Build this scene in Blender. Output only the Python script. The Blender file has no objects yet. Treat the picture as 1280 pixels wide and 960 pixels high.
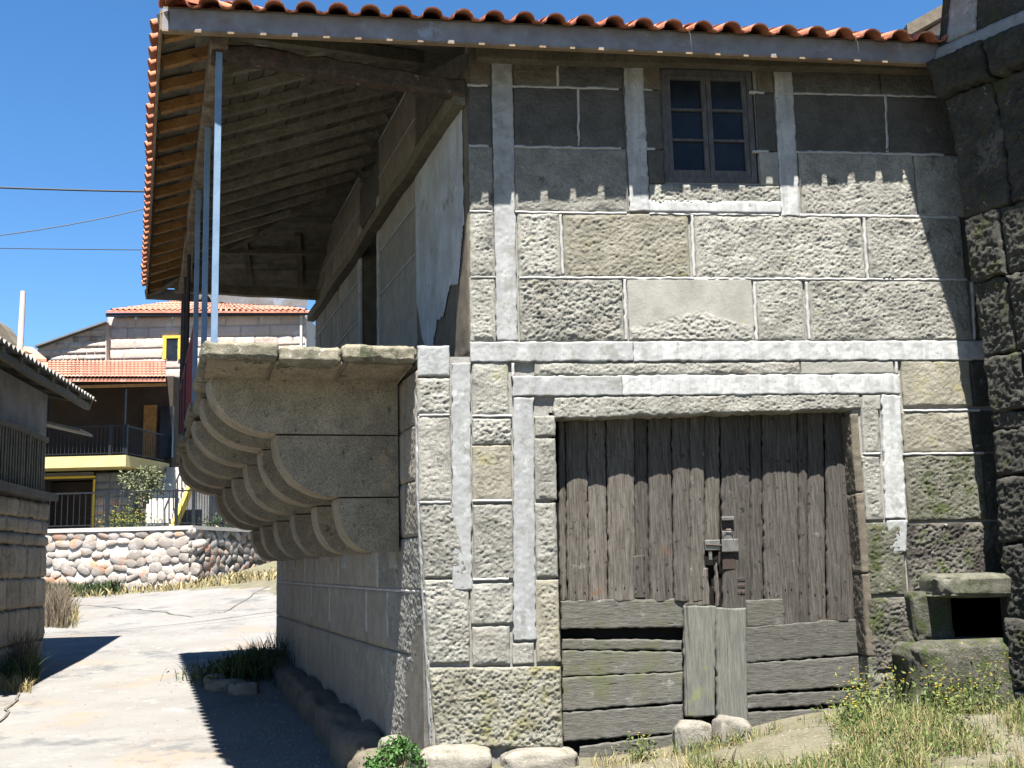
import bpy, math, random
import numpy as np
from math import sin, cos, radians, atan, pi, tan, sqrt, floor
random.seed(7); rng = np.random.default_rng(11)
S = bpy.context.scene
COL = S.collection

# ------------------------------------------------------------------ camera
EYE = np.array([0, 0, 1.55]); FPX = 1400.0
PITCH = radians(9.05); ROLL = radians(1.43)
_f = np.array([0, cos(PITCH), sin(PITCH)]); _r0 = np.array([1, 0, 0.]); _u0 = np.array([0, -sin(PITCH), cos(PITCH)])
_r = _r0*cos(ROLL) - _u0*sin(ROLL); _u = _u0*cos(ROLL) + _r0*sin(ROLL)
cd = bpy.data.cameras.new('camera'); cam = bpy.data.objects.new('camera', cd); COL.objects.link(cam)
cd.sensor_width = 36; cd.lens = FPX/1280*36; cd.clip_end = 2000; cd.clip_start = .05
import mathutils
Mx = mathutils.Matrix(((_r[0], _u[0], -_f[0], EYE[0]), (_r[1], _u[1], -_f[1], EYE[1]), (_r[2], _u[2], -_f[2], EYE[2]), (0, 0, 0, 1)))
cam.matrix_world = Mx
S.camera = cam

# ------------------------------------------------------------------ sky, sun, exposure
SUN_EL = 67.0; SUN_AZ = 179.0          # azimuth of the sun clockwise from +Y
w = bpy.data.worlds.new('World'); S.world = w; w.use_nodes = True
nt = w.node_tree; bg = nt.nodes['Background']
sk = nt.nodes.new('ShaderNodeTexSky'); sk.sky_type = 'NISHITA'; sk.sun_disc = False
sk.sun_elevation = radians(SUN_EL); sk.sun_rotation = radians(SUN_AZ)
sk.altitude = 600; sk.air_density = 1.0; sk.dust_density = .05; sk.ozone_density = 4.0
hsv = nt.nodes.new('ShaderNodeHueSaturation'); hsv.inputs['Saturation'].default_value = 1.22; nt.links.new(sk.outputs[0], hsv.inputs['Color']); nt.links.new(hsv.outputs[0], bg.inputs[0]); bg.inputs[1].default_value = .042
sd = bpy.data.lights.new('sun', 'SUN'); sd.energy = 5.0; sd.angle = radians(.5); sd.color = (1, .955, .88)
sun = bpy.data.objects.new('sun', sd); COL.objects.link(sun)
_az = radians(SUN_AZ); _el = radians(SUN_EL)
tosun = mathutils.Vector((sin(_az)*cos(_el), cos(_az)*cos(_el), sin(_el)))
sun.rotation_euler = tosun.to_track_quat('Z', 'Y').to_euler(); sun.location = (0, -5, 30)
S.view_settings.view_transform = 'Standard'; S.view_settings.look = 'None'; S.view_settings.exposure = 2.32
S.render.engine = 'CYCLES'

# ------------------------------------------------------------------ places: rays onto the real planes of the walls
Z3 = np.array([0, 0, 1.])
def ray(x, y): return _f*FPX + _r*(x-640) - _u*(y-480)
def unp(x, y, p0, n):
    d = ray(x, y); return EYE + d*(((p0-EYE)@n)/(d@n))
def dirv(az): return np.array([sin(radians(az)), cos(radians(az)), 0.])
U = dirv(83.2); NF = np.array([U[1], -U[0], 0.])          # front wall runs along U, faces NF
V = dirv(-18.3); NS = np.array([-V[1], V[0], 0.])         # side wall runs along V, faces NS
G = np.array([-.7586, 9.9054, 0])
K = unp(524, 600, G, NF); K[2] = 0                        # corner of the lower storey
K2 = unp(585, 250, G, NF); K2[2] = 0                      # corner of the upper storey
A2 = float((K2-K)@U)
def fa(x, y, off=0.):                                     # a point of the front wall: distance from the corner, height
    p = unp(x, y, K+NF*off, NF); return float((p-K)@U), float(p[2])
def sl(x, y):
    p = unp(x, y, K, NS); return float((p-K)@V), float(p[2])
def su(x, y):
    p = unp(x, y, K2, NS); return float((p-K2)@V), float(p[2])
def FM(a, z, o): return K + np.multiply.outer(a, U) + np.multiply.outer(z, Z3) + np.multiply.outer(o, NF)
def SM(t, z, o):
    bt = -.10*np.clip((2.2-z)/2.2, 0, 1)*np.clip(1-t/2., 0, 1)
    return K + np.multiply.outer(t, V) + np.multiply.outer(z, Z3) + np.multiply.outer(o+bt, NS)
def UM(t, z, o): return K2 + np.multiply.outer(t, V) + np.multiply.outer(z, Z3) + np.multiply.outer(o, NS)

# ------------------------------------------------------------------ noise
def _h(ix, iy, iz, s):
    n = (ix*374761393 + iy*668265263 + iz*2147483647 + s*1274126177) & 0xffffffff
    n = ((n ^ (n >> 13))*1274126177) & 0xffffffff
    n = n ^ (n >> 16); return (n & 0xffff)/65535.
def vn(x, y, z=0., s=0):
    x = np.asarray(x, float); y = np.asarray(y, float); z = np.zeros_like(x)+z
    xi = np.floor(x).astype(np.int64); yi = np.floor(y).astype(np.int64); zi = np.floor(z).astype(np.int64)
    fx, fy, fz = x-xi, y-yi, z-zi
    fx, fy, fz = [t*t*(3-2*t) for t in (fx, fy, fz)]
    r = 0
    for dx in (0, 1):
        for dy in (0, 1):
            for dz in (0, 1):
                r = r + _h(xi+dx, yi+dy, zi+dz, s)*(fx if dx else 1-fx)*(fy if dy else 1-fy)*(fz if dz else 1-fz)
    return r
def fb(x, y, z=0., s=0, o=3):
    r = 0; a = 1; t = 0
    for i in range(o):
        r = r + a*vn(x*2**i, y*2**i, np.asarray(z)*2**i, s+i); t += a; a *= .5
    return r/t
def sst(a, b, x):
    t = np.clip((x-a)/(b-a), 0, 1); return t*t*(3-2*t)

# ------------------------------------------------------------------ materials
ALB = .64
def mat(name, base, var=None, sc=4., speck=.25, spsc=70., rough=.9, bump=.5, bsc=60., spots=(), stretch=(1, 1, 1), rnd=.25, metal=0., spec=.3, bdist=.01, coord='pos', streak=None, sscale=(9, 9, .8)):
    m = bpy.data.materials.new(name); m.use_nodes = True; t = m.node_tree; N = t.nodes; L = t.links
    b = N['Principled BSDF']; b.inputs['Roughness'].default_value = rough; b.inputs['Metallic'].default_value = metal
    b.inputs['Specular IOR Level'].default_value = spec
    if coord == 'pos': g = N.new('ShaderNodeNewGeometry'); co = g.outputs['Position']
    else: g = N.new('ShaderNodeTexCoord'); co = g.outputs['Object']
    mp = N.new('ShaderNodeMapping'); mp.inputs['Scale'].default_value = stretch; L.new(co, mp.inputs[0]); c = mp.outputs[0]
    oi = N.new('ShaderNodeObjectInfo')
    def noise(scale, det=4, ro=.6, src=c, dist=0.):
        n = N.new('ShaderNodeTexNoise'); n.inputs['Scale'].default_value = scale; n.inputs['Detail'].default_value = det
        n.inputs['Roughness'].default_value = ro; n.inputs['Distortion'].default_value = dist; L.new(src, n.inputs['Vector']); return n.outputs['Fac']
    def ramp(v, lo, hi):
        r = N.new('ShaderNodeMapRange'); r.inputs['From Min'].default_value = lo; r.inputs['From Max'].default_value = hi
        r.interpolation_type = 'SMOOTHSTEP'; L.new(v, r.inputs['Value']); return r.outputs[0]
    def mix(f, a, bb, mode='MIX'):
        x = N.new('ShaderNodeMix'); x.data_type = 'RGBA'; x.blend_type = mode
        if isinstance(f, float): x.inputs[0].default_value = f
        else: L.new(f, x.inputs[0])
        for i, v in ((6, a), (7, bb)):
            if isinstance(v, tuple): x.inputs[i].default_value = (*v[:3], 1)
            else: L.new(v, x.inputs[i])
        return x.outputs[2]
    var = var or tuple(v*.7 for v in base)
    alb = lambda c_: tuple(v*ALB for v in c_)
    base, var = alb(base), alb(var); spots = [(alb(q_[0]), *q_[1:]) for q_ in spots]
    if streak: streak = (alb(streak[0]), *streak[1:])
    c0 = mix(ramp(noise(sc, 5, .65), .32, .68), base, var)
    sp = noise(spsc, 3, .7)
    dk = N.new('ShaderNodeMapRange'); dk.inputs['From Min'].default_value = .3; dk.inputs['From Max'].default_value = .7
    dk.inputs['To Min'].default_value = 1-speck; dk.inputs['To Max'].default_value = 1+speck*.7; L.new(sp, dk.inputs['Value'])
    hs = N.new('ShaderNodeHueSaturation'); L.new(c0, hs.inputs['Color']); L.new(dk.outputs[0], hs.inputs['Value']); c1 = hs.outputs[0]
    for i, (col, scl, lo, hi) in enumerate(spots):
        mp2 = N.new('ShaderNodeMapping'); mp2.inputs['Location'].default_value = (i*13.1+3, i*7.7, i*5.3); L.new(co, mp2.inputs[0])
        c1 = mix(ramp(noise(scl, 6, .7, mp2.outputs[0]), lo, hi), c1, col)
    if streak:
        mp3 = N.new('ShaderNodeMapping'); mp3.inputs['Scale'].default_value = sscale; L.new(co, mp3.inputs[0])
        c1 = mix(ramp(noise(1., 5, .7, mp3.outputs[0]), streak[1], streak[2]), c1, streak[0])
    if rnd:
        rr = N.new('ShaderNodeMapRange'); rr.inputs['To Min'].default_value = 1-rnd; rr.inputs['To Max'].default_value = 1+rnd
        L.new(oi.outputs['Random'], rr.inputs['Value'])
        h2 = N.new('ShaderNodeHueSaturation'); L.new(c1, h2.inputs['Color']); L.new(rr.outputs[0], h2.inputs['Value']); c1 = h2.outputs[0]
    L.new(c1, b.inputs['Base Color'])
    if bump:
        bn = N.new('ShaderNodeBump'); bn.inputs['Strength'].default_value = bump; bn.inputs['Distance'].default_value = bdist
        L.new(noise(bsc, 5, .7), bn.inputs['Height']); L.new(bn.outputs[0], b.inputs['Normal'])
    return m
LICH = (.30, .27, .10); MOSS = (.055, .07, .02)
M = {}
M['stone'] = mat('granite', (.315, .307, .272), (.21, .205, .18), 5, .45, 90, spots=[((.22, .20, .165), 1.3, .54, .72), ((.24, .235, .13), 3.2, .60, .76), ((.08, .08, .074), 6, .56, .70), ((.44, .43, .40), 14, .62, .72)], bump=.8, bsc=110, bdist=.008, rnd=.18)
M['smooth'] = mat('dressed_granite', (.31, .30, .27), (.23, .225, .20), 4, .2, 120, spots=[((.16, .155, .145), 4, .58, .72), ((.28, .26, .15), 5, .64, .75)], bump=.35, bsc=90, rnd=.08)
M['brown'] = mat('brown_granite', (.16, .135, .10), (.11, .092, .07), 6, .3, 90, spots=[((.10, .085, .06), 5, .56, .7)], bump=.7, bsc=100, rnd=.1)
M['shadewall'] = mat('shade_darkened_granite', (.105, .10, .09), (.07, .067, .06), 5, .35, 90, spots=[((.17, .165, .155), 4, .6, .72)], bump=.8, bsc=110, rnd=.12)  # granite with the shade under the eaves painted into its base colour
M['mossyochre'] = mat('moss_stained_granite', (.27, .26, .215), (.19, .18, .14), 5, .4, 80, spots=[((.17, .16, .055), 2.2, .48, .66), ((.07, .07, .05), 7, .58, .7)], bump=.8, bsc=100, rnd=.05)
M['stained'] = mat('soot_stained_granite', (.13, .12, .10), (.07, .065, .055), 4, .4, 80, spots=[((.04, .035, .03), 3, .48, .6), (MOSS, 5, .54, .64), ((.28, .27, .24), 13, .62, .7)], bump=1., bsc=80, bdist=.012, rnd=.1)
M['mossy'] = mat('lichened_granite', (.17, .165, .13), (.09, .09, .06), 7, .35, 80, spots=[(MOSS, 5, .52, .62), ((.30, .29, .24), 16, .6, .68), ((.26, .21, .05), 9, .66, .73)], bump=1., bsc=80, bdist=.012, rnd=.12)
M['ochre'] = mat('ochre_granite', (.29, .272, .22), (.20, .188, .145), 5, .3, 80, spots=[((.235, .215, .10), 3, .54, .74), ((.10, .095, .07), 8, .6, .7)], bump=.8, bsc=100, rnd=.08)
M['mossdark'] = mat('mossy_dark_granite', (.13, .125, .10), (.06, .06, .04), 9, .4, 60, spots=[(MOSS, 7, .48, .6), ((.24, .22, .08), 12, .62, .7)], bump=1.2, bsc=40, bdist=.03, rnd=.1)
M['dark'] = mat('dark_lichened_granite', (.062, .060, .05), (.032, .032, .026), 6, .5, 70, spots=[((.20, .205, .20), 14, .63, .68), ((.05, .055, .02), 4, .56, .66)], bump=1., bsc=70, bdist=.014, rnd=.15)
M['band'] = mat('limewash', (.46, .465, .46), (.34, .345, .345), 6, .16, 60, spots=[((.27, .27, .26), 5, .52, .66), ((.20, .19, .165), 13, .60, .68)], bump=.3, bsc=120, bdist=.004, rnd=.04, streak=((.27, .275, .27), .46, .70))
M['bandgrey'] = mat('worn_limewash', (.31, .32, .32), (.24, .245, .245), 6, .15, 60, spots=[((.40, .405, .40), 6, .56, .68), ((.19, .185, .165), 9, .54, .66)], bump=.3, bsc=120, bdist=.004, rnd=.04, streak=((.30, .31, .31), .5, .75))
M['bandmid'] = mat('half_worn_limewash', (.38, .385, .38), (.26, .265, .265), 5, .16, 60, spots=[((.22, .22, .205), 6, .48, .62), ((.18, .17, .15), 15, .60, .68)], bump=.4, bsc=120, bdist=.004, rnd=.04, streak=((.28, .29, .30), .48, .72))
M['joint'] = mat('white_pointing', (.46, .455, .44), (.34, .33, .32), 8, .15, 60, bump=.3, rnd=.05)
M['mortar'] = mat('grey_render', (.30, .29, .27), (.22, .21, .19), 6, .2, 60, spots=[((.14, .13, .12), 7, .6, .7)], bump=.5, rnd=0)
M['darkmortar'] = mat('dark_render', (.15, .14, .12), (.09, .085, .07), 6, .2, 60, bump=.5, rnd=0)
M['corbel'] = mat('corbel_granite', (.34, .29, .21), (.24, .205, .15), 4, .55, 70, spots=[((.10, .095, .07), 8, .58, .68), ((.17, .155, .125), 5, .56, .72), ((.44, .33, .19), 2.2, .58, .72)], bump=.7, bsc=120, rnd=.08)
M['slab'] = mat('slab_granite', (.28, .25, .185), (.15, .14, .10), 5, .35, 90, spots=[((.06, .065, .035), 5, .50, .62), ((.40, .39, .34), 15, .58, .66)], bump=1., bsc=90, bdist=.012, rnd=.08)
M['sidewall'] = mat('side_granite', (.33, .30, .25), (.25, .225, .185), 4, .25, 90, spots=[((.17, .16, .135), 6, .58, .72), ((.44, .42, .38), 3, .6, .72)], bump=.45, bsc=90, rnd=.14)
M['plaster'] = mat('old_blue_plaster', (.50, .53, .56), (.36, .37, .37), 3, .08, 50, spots=[((.22, .20, .17), 4, .56, .72)], bump=.2, bsc=60, rnd=0, streak=((.36, .34, .29), .45, .72))
M['wood'] = mat('grey_wood', (.125, .113, .098), (.048, .041, .034), 5, .35, 30, stretch=(14, 14, .9), bump=.9, bsc=8, bdist=.006, rnd=.34, spots=[((.02, .017, .014), 15, .60, .66), ((.12, .07, .045), 3, .60, .72), ((.22, .215, .20), 4, .62, .74)], streak=((.018, .015, .012), .60, .68), sscale=(38, 38, 1.1))
M['woodh'] = mat('grey_wood_across', (.135, .13, .115), (.07, .068, .056), 5, .3, 30, stretch=(1.0, 14, 16), bump=.9, bsc=7, bdist=.006, rnd=.18, spots=[((.085, .09, .045), 1.5, .54, .74), ((.20, .195, .18), 5, .58, .72)], streak=((.018, .017, .013), .60, .68), sscale=(1.1, 38, 38))
M['woodpost'] = mat('silvered_wood', (.165, .165, .145), (.10, .10, .085), 5, .2, 30, stretch=(14, 14, .9), bump=.6, bsc=7, bdist=.004, rnd=.1, spots=[((.17, .19, .06), 2.5, .56, .72)], streak=((.05, .048, .04), .58, .68), sscale=(38, 38, .9))
M['rafter'] = mat('rafter_wood', (.36, .20, .075), (.26, .13, .045), 6, .25, 30, bump=.5, bsc=30, rnd=.18, spots=[((.12, .07, .035), 6, .6, .7)])
M['oldrafter'] = mat('old_rafter_wood', (.19, .165, .12), (.12, .105, .075), 6, .3, 30, bump=.5, bsc=30, rnd=.2)
M['palerafter'] = mat('grey_rafter_wood', (.34, .31, .24), (.22, .20, .155), 6, .3, 30, bump=.5, bsc=30, rnd=.2)
M['board'] = mat('roof_board', (.22, .20, .155), (.13, .12, .09), 7, .3, 40, bump=.5, bsc=30, rnd=.3)
M['darkbeam'] = mat('rough_beam', (.075, .052, .038), (.035, .026, .02), 9, .35, 30, bump=1., bsc=25, bdist=.02, rnd=.1, spots=[((.20, .15, .10), 12, .6, .68)])
M['palebeam'] = mat('peeled_beam', (.24, .21, .16), (.12, .08, .055), 6, .3, 30, bump=.8, bsc=25, bdist=.012, rnd=.1)
M['tile'] = mat('clay_tile', (.52, .20, .11), (.36, .12, .065), 7, .2, 60, bump=.3, bsc=80, rnd=.16, spots=[((.60, .33, .20), 6, .58, .7), ((.16, .07, .045), 9, .63, .72)])
M['oldtile'] = mat('faded_tile', (.56, .26, .18), (.43, .18, .12), 3, .2, 20, bump=.3, bsc=30, rnd=.15, spots=[((.62, .40, .32), 2, .55, .7)])
M['fascia'] = mat('painted_fascia', (.23, .235, .26), (.17, .16, .165), 5, .12, 40, rough=.5, bump=.15, rnd=.04, spots=[((.19, .11, .08), 2.2, .56, .70), ((.27, .31, .38), 3, .58, .68)])
M['edgewood'] = mat('fascia_edge_wood', (.30, .22, .14), (.2, .14, .09), 5, .2, 40, bump=.3)
M['bluepaint'] = mat('blue_paint', (.17, .26, .38), (.13, .21, .32), 6, .06, 40, rough=.5, bump=.1, rnd=.03)
M['greypaint'] = mat('pale_blue_paint', (.27, .36, .46), (.22, .30, .40), 6, .06, 40, rough=.5, bump=.1, rnd=.0)
M['redpaint'] = mat('red_paint', (.28, .035, .04), (.20, .03, .03), 6, .1, 40, rough=.55, bump=.1, rnd=.06)
M['rust'] = mat('rusty_iron', (.060, .036, .027), (.03, .02, .017), 9, .3, 60, rough=.7, bump=.3)
M['metal'] = mat('worn_steel', (.24, .23, .21), (.13, .12, .11), 12, .1, 60, rough=.4, metal=.5, bump=.1, rnd=.03)
M['iron'] = mat('dark_iron', (.012, .015, .02), (.008, .010, .013), 6, .1, 60, rough=.5, bump=0, rnd=.03)
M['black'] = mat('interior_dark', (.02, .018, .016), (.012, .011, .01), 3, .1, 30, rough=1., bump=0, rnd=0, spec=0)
M['glass'] = mat('dark_glass', (.012, .015, .022), (.02, .025, .035), 3, .1, 10, rough=.25, bump=0, rnd=.3, spec=.12)
M['winwood'] = mat('window_wood', (.115, .115, .12), (.07, .068, .07), 8, .25, 40, bump=.4, bsc=40, rnd=.05, stretch=(3, 3, 1))
M['road'] = mat('pale_concrete_road', (.21, .205, .195), (.18, .17, .158), .7, .14, 45, bump=.5, bsc=30, bdist=.02, rnd=0, spots=[((.23, .185, .145), .55, .54, .66), ((.12, .12, .12), .9, .53, .66), ((.28, .27, .25), 2.3, .58, .7), ((.08, .075, .07), 5, .66, .72)])
M['soil'] = mat('dry_soil', (.17, .155, .11), (.115, .105, .065), 2.5, .3, 40, bump=.8, bsc=25, bdist=.03, rnd=0, spots=[((.17, .18, .07), 1.6, .55, .68), ((.30, .28, .22), 3, .60, .72)])
M['grass'] = mat('green_weed', (.085, .13, .028), (.13, .15, .04), 5, .2, 30, rough=.7, bump=0, rnd=.2)
M['leaf'] = mat('bright_leaf', (.07, .18, .03), (.045, .12, .02), 12, .2, 30, rough=.6, bump=0, rnd=.2)
M['dkgrass'] = mat('deep_green_weed', (.04, .075, .02), (.06, .09, .025), 5, .2, 30, rough=.7, bump=0, rnd=.2)
M['straw'] = mat('dry_grass', (.34, .29, .15), (.25, .2, .09), 5, .2, 30, rough=.8, bump=0, rnd=.2)
M['heather'] = mat('dry_heather', (.17, .13, .10), (.11, .09, .05), 5, .2, 30, rough=.8, bump=0, rnd=.2)
M['yellow'] = mat('yellow_petal', (.70, .52, .03), (.60, .42, .02), 5, .1, 30, rough=.7, bump=0, rnd=.1)
M['cream'] = mat('yellow_render', (.66, .55, .26), (.58, .48, .22), 2, .05, 20, bump=.1, rnd=.03)
M['yellowpaint'] = mat('yellow_frame_paint', (.72, .50, .07), (.66, .45, .06), 2, .05, 20, bump=.05, rnd=.03)
M['pinkstone'] = mat('pale_pink_stone', (.60, .48, .42), (.50, .41, .36), .9, .15, 14, bump=.4, bsc=9, bdist=.04, rnd=.12, spots=[((.68, .63, .58), 1.2, .55, .7), ((.38, .29, .24), 1.6, .6, .7)])
M['rubble'] = mat('rubble_stone', (.44, .39, .35), (.31, .28, .25), 2, .2, 16, bump=.5, bsc=14, bdist=.03, rnd=.28, spots=[((.48, .27, .17), 1.6, .52, .60), ((.50, .47, .45), 2.2, .55, .64)])
M['palemortar'] = mat('pale_mortar', (.55, .54, .54), (.46, .44, .42), 1.5, .12, 20, bump=.4, bsc=12, bdist=.03, rnd=0)
M['shedstone'] = mat('shed_stone', (.44, .37, .27), (.31, .265, .20), 2.5, .3, 30, bump=.7, bsc=30, bdist=.02, rnd=.16)
M['shedplaster'] = mat('shed_plaster', (.32, .31, .30), (.20, .19, .18), 2, .15, 30, bump=.5, bsc=15, bdist=.02, rnd=0)
M['sheet'] = mat('fibre_cement_sheet', (.34, .33, .31), (.22, .20, .18), 2, .15, 20, bump=.3, bsc=20, rnd=.05)
M['cap'] = mat('pale_coping', (.60, .57, .52), (.5, .47, .43), 2, .08, 20, bump=.2, rnd=.03)
M['greystone'] = mat('grey_wall_stone', (.20, .20, .21), (.15, .15, .155), 1.5, .2, 12, bump=.5, bsc=10, bdist=.03, rnd=.15)
M['darkwall'] = mat('brown_wall', (.065, .045, .035), (.04, .03, .025), 1, .2, 8, bump=.3, rnd=0)
M['wire'] = mat('black_cable', (.015, .016, .02), None, rnd=0, bump=0, rough=.6)
M['whitestone'] = mat('pale_boulder', (.27, .25, .215), (.18, .165, .135), 5, .25, 60, bump=.8, bsc=60, bdist=.012, rnd=.1, spots=[((.11, .105, .07), 6, .54, .68)])
M['pinkrag'] = mat('pink_cloth', (.55, .22, .18), (.7, .5, .45), 12, .1, 30, rnd=0)

# ------------------------------------------------------------------ mesh helpers
def link(name, me, m, parent=None, kind=None, label=None, cat=None, group=None, smooth=False):
    if m is not None and not me.materials: me.materials.append(M[m] if isinstance(m, str) else m)
    if smooth: me.shade_smooth()
    o = bpy.data.objects.new(name, me); COL.objects.link(o)
    if parent is not None: o.parent = parent
    for k, v in (('kind', kind), ('label', label), ('category', cat), ('group', group)):
        if v: o[k] = v
    return o
def thing(name, loc, label, cat, group=None, rz=0):
    o = bpy.data.objects.new(name, None); COL.objects.link(o); o.empty_display_size = .2
    o['label'] = label; o['category'] = cat
    if group: o['group'] = group
    return o                                              # meshes are written in world coordinates, the empty stays at the origin
def mesh_np(v, quads, tris=None):
    v = np.asarray(v, np.float32).reshape(-1, 3); me = bpy.data.meshes.new('m')
    q = np.asarray(quads, np.int32).reshape(-1, 4) if quads is not None and len(quads) else np.zeros((0, 4), np.int32)
    t = np.asarray(tris, np.int32).reshape(-1, 3) if tris is not None and len(tris) else np.zeros((0, 3), np.int32)
    me.vertices.add(len(v)); me.vertices.foreach_set('co', v.ravel())
    me.loops.add(q.size + t.size); me.loops.foreach_set('vertex_index', np.concatenate([q.ravel(), t.ravel()]))
    me.polygons.add(len(q)+len(t))
    me.polygons.foreach_set('loop_start', np.concatenate([np.arange(len(q))*4, q.size + np.arange(len(t))*3]).astype(np.int32))
    me.update(calc_edges=True); me.validate(); return me
def gridq(nv, nu):
    i = np.arange((nv-1)*nu).reshape(nv-1, nu)[:, :-1].ravel()
    return np.stack([i, i+1, i+nu+1, i+nu], 1)
class MB:
    def __init__(s): s.v = []; s.f = []
    def add(s, vs, fs):
        n = len(s.v); s.v += [tuple(map(float, p)) for p in vs]; s.f += [tuple(n+i for i in f) for f in fs]; return s
    def box(s, o, a, b, c):
        o, a, b, c = map(np.asarray, (o, a, b, c))
        P = [o, o+a, o+a+b, o+b, o+c, o+a+c, o+a+b+c, o+b+c]
        F = [(0, 3, 2, 1), (4, 5, 6, 7), (0, 1, 5, 4), (1, 2, 6, 5), (2, 3, 7, 6), (3, 0, 4, 7)]
        if np.dot(np.cross(a, b), c) < 0: F = [f[::-1] for f in F]
        return s.add(P, F)
    def bar(s, p, q, wd, ht, up=(0, 0, 1), seg=1, wob=0., chf=.0):
        p = np.array(p, float); q = np.array(q, float); d = q-p; l = np.linalg.norm(d); d /= l
        sd_ = np.cross(d, up); sd_ /= np.linalg.norm(sd_); u_ = np.cross(sd_, d)
        prof = [(-1, -1), (1, -1), (1, 1), (-1, 1)] if not chf else [(-1+chf, -1), (1-chf, -1), (1, -1+chf), (1, 1-chf), (1-chf, 1), (-1+chf, 1), (-1, 1-chf), (-1, -1+chf)]
        n = len(prof); vs = []
        for i in range(seg+1):
            c = p + d*l*i/seg + (rng.normal(0, wob, 3) if wob else 0)
            for (x, y) in prof:
                vs.append(c + sd_*(x*wd/2) + u_*(y*ht/2) + (rng.normal(0, wob*.5, 3) if wob else 0))
        fs = [tuple(range(n))[::-1], tuple(range(seg*n, seg*n+n))]
        for i in range(seg):
            for j in range(n):
                fs.append((i*n+j, i*n+(j+1) % n, (i+1)*n+(j+1) % n, (i+1)*n+j))
        return s.add(vs, [f[::-1] for f in fs] if False else fs)
    def tube(s, pts, r, n=6):
        pts = [np.array(p, float) for p in pts]; vs = []
        for i, p in enumerate(pts):
            d = pts[min(i+1, len(pts)-1)] - pts[max(i-1, 0)]; d /= np.linalg.norm(d)
            a = np.cross(d, (0, 0, 1)) if abs(d[2]) < .9 else np.cross(d, (1, 0, 0)); a /= np.linalg.norm(a); b = np.cross(d, a)
            rr = r[i] if hasattr(r, '__len__') else r
            for j in range(n): vs.append(p + rr*(a*cos(2*pi*j/n) + b*sin(2*pi*j/n)))
        fs = [tuple(range(n)), tuple(range((len(pts)-1)*n, len(pts)*n))[::-1]]
        for i in range(len(pts)-1):
            for j in range(n): fs.append((i*n+j, (i+1)*n+j, (i+1)*n+(j+1) % n, i*n+(j+1) % n))
        return s.add(vs, fs)
    def prism(s, poly, d):                                 # poly: list of 3D points, d: extrusion vector
        n = len(poly); d = np.asarray(d); P = [np.asarray(p, float) for p in poly]
        vs = P + [p+d for p in P]; fs = [tuple(range(n))[::-1], tuple(range(n, 2*n))]
        for i in range(n): fs.append((i, (i+1) % n, n+(i+1) % n, n+i))
        nn = np.cross(P[1]-P[0], P[2]-P[1])
        if np.dot(nn, d) < 0: fs = [f[::-1] for f in fs]
        return s.add(vs, fs)
    def mesh(s):
        me = bpy.data.meshes.new('m'); me.from_pydata(s.v, [], s.f); me.update(); return me
    def build(s, name, m, parent=None, **k): return link(name, s.mesh(), m, parent, **k)

def relief(A, Z, seed):
    th = (seed*2.399) % 1.2 - .6; c, s_ = cos(th), sin(th)
    x = A*c + Z*s_; y = -A*s_ + Z*c
    wv = vn(A*9, Z*9, 0, seed+5)*1.0
    h = fb(x*19+wv, y*38+wv, 0, seed, 2)
    h = 1-abs(2*h-1)*1.6
    pm_ = .40+.60*sst(.36, .56, fb(A*3.1, Z*3.1, 0, seed+20, 2)); am_ = .80+.5*((seed*.618) % 1)
    pit = sst(.54, .74, fb(x*24+wv*1.3, y*40-wv, 3, seed+31, 2))
    return ((.36*h - .34*pit + .12)*pm_ + .66*(fb(A*52, Z*60, 0, seed+3, 2)*2-1) + .75*(fb(A*4, Z*4, 0, seed+9, 2)*2-1))*.88*am_

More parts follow.
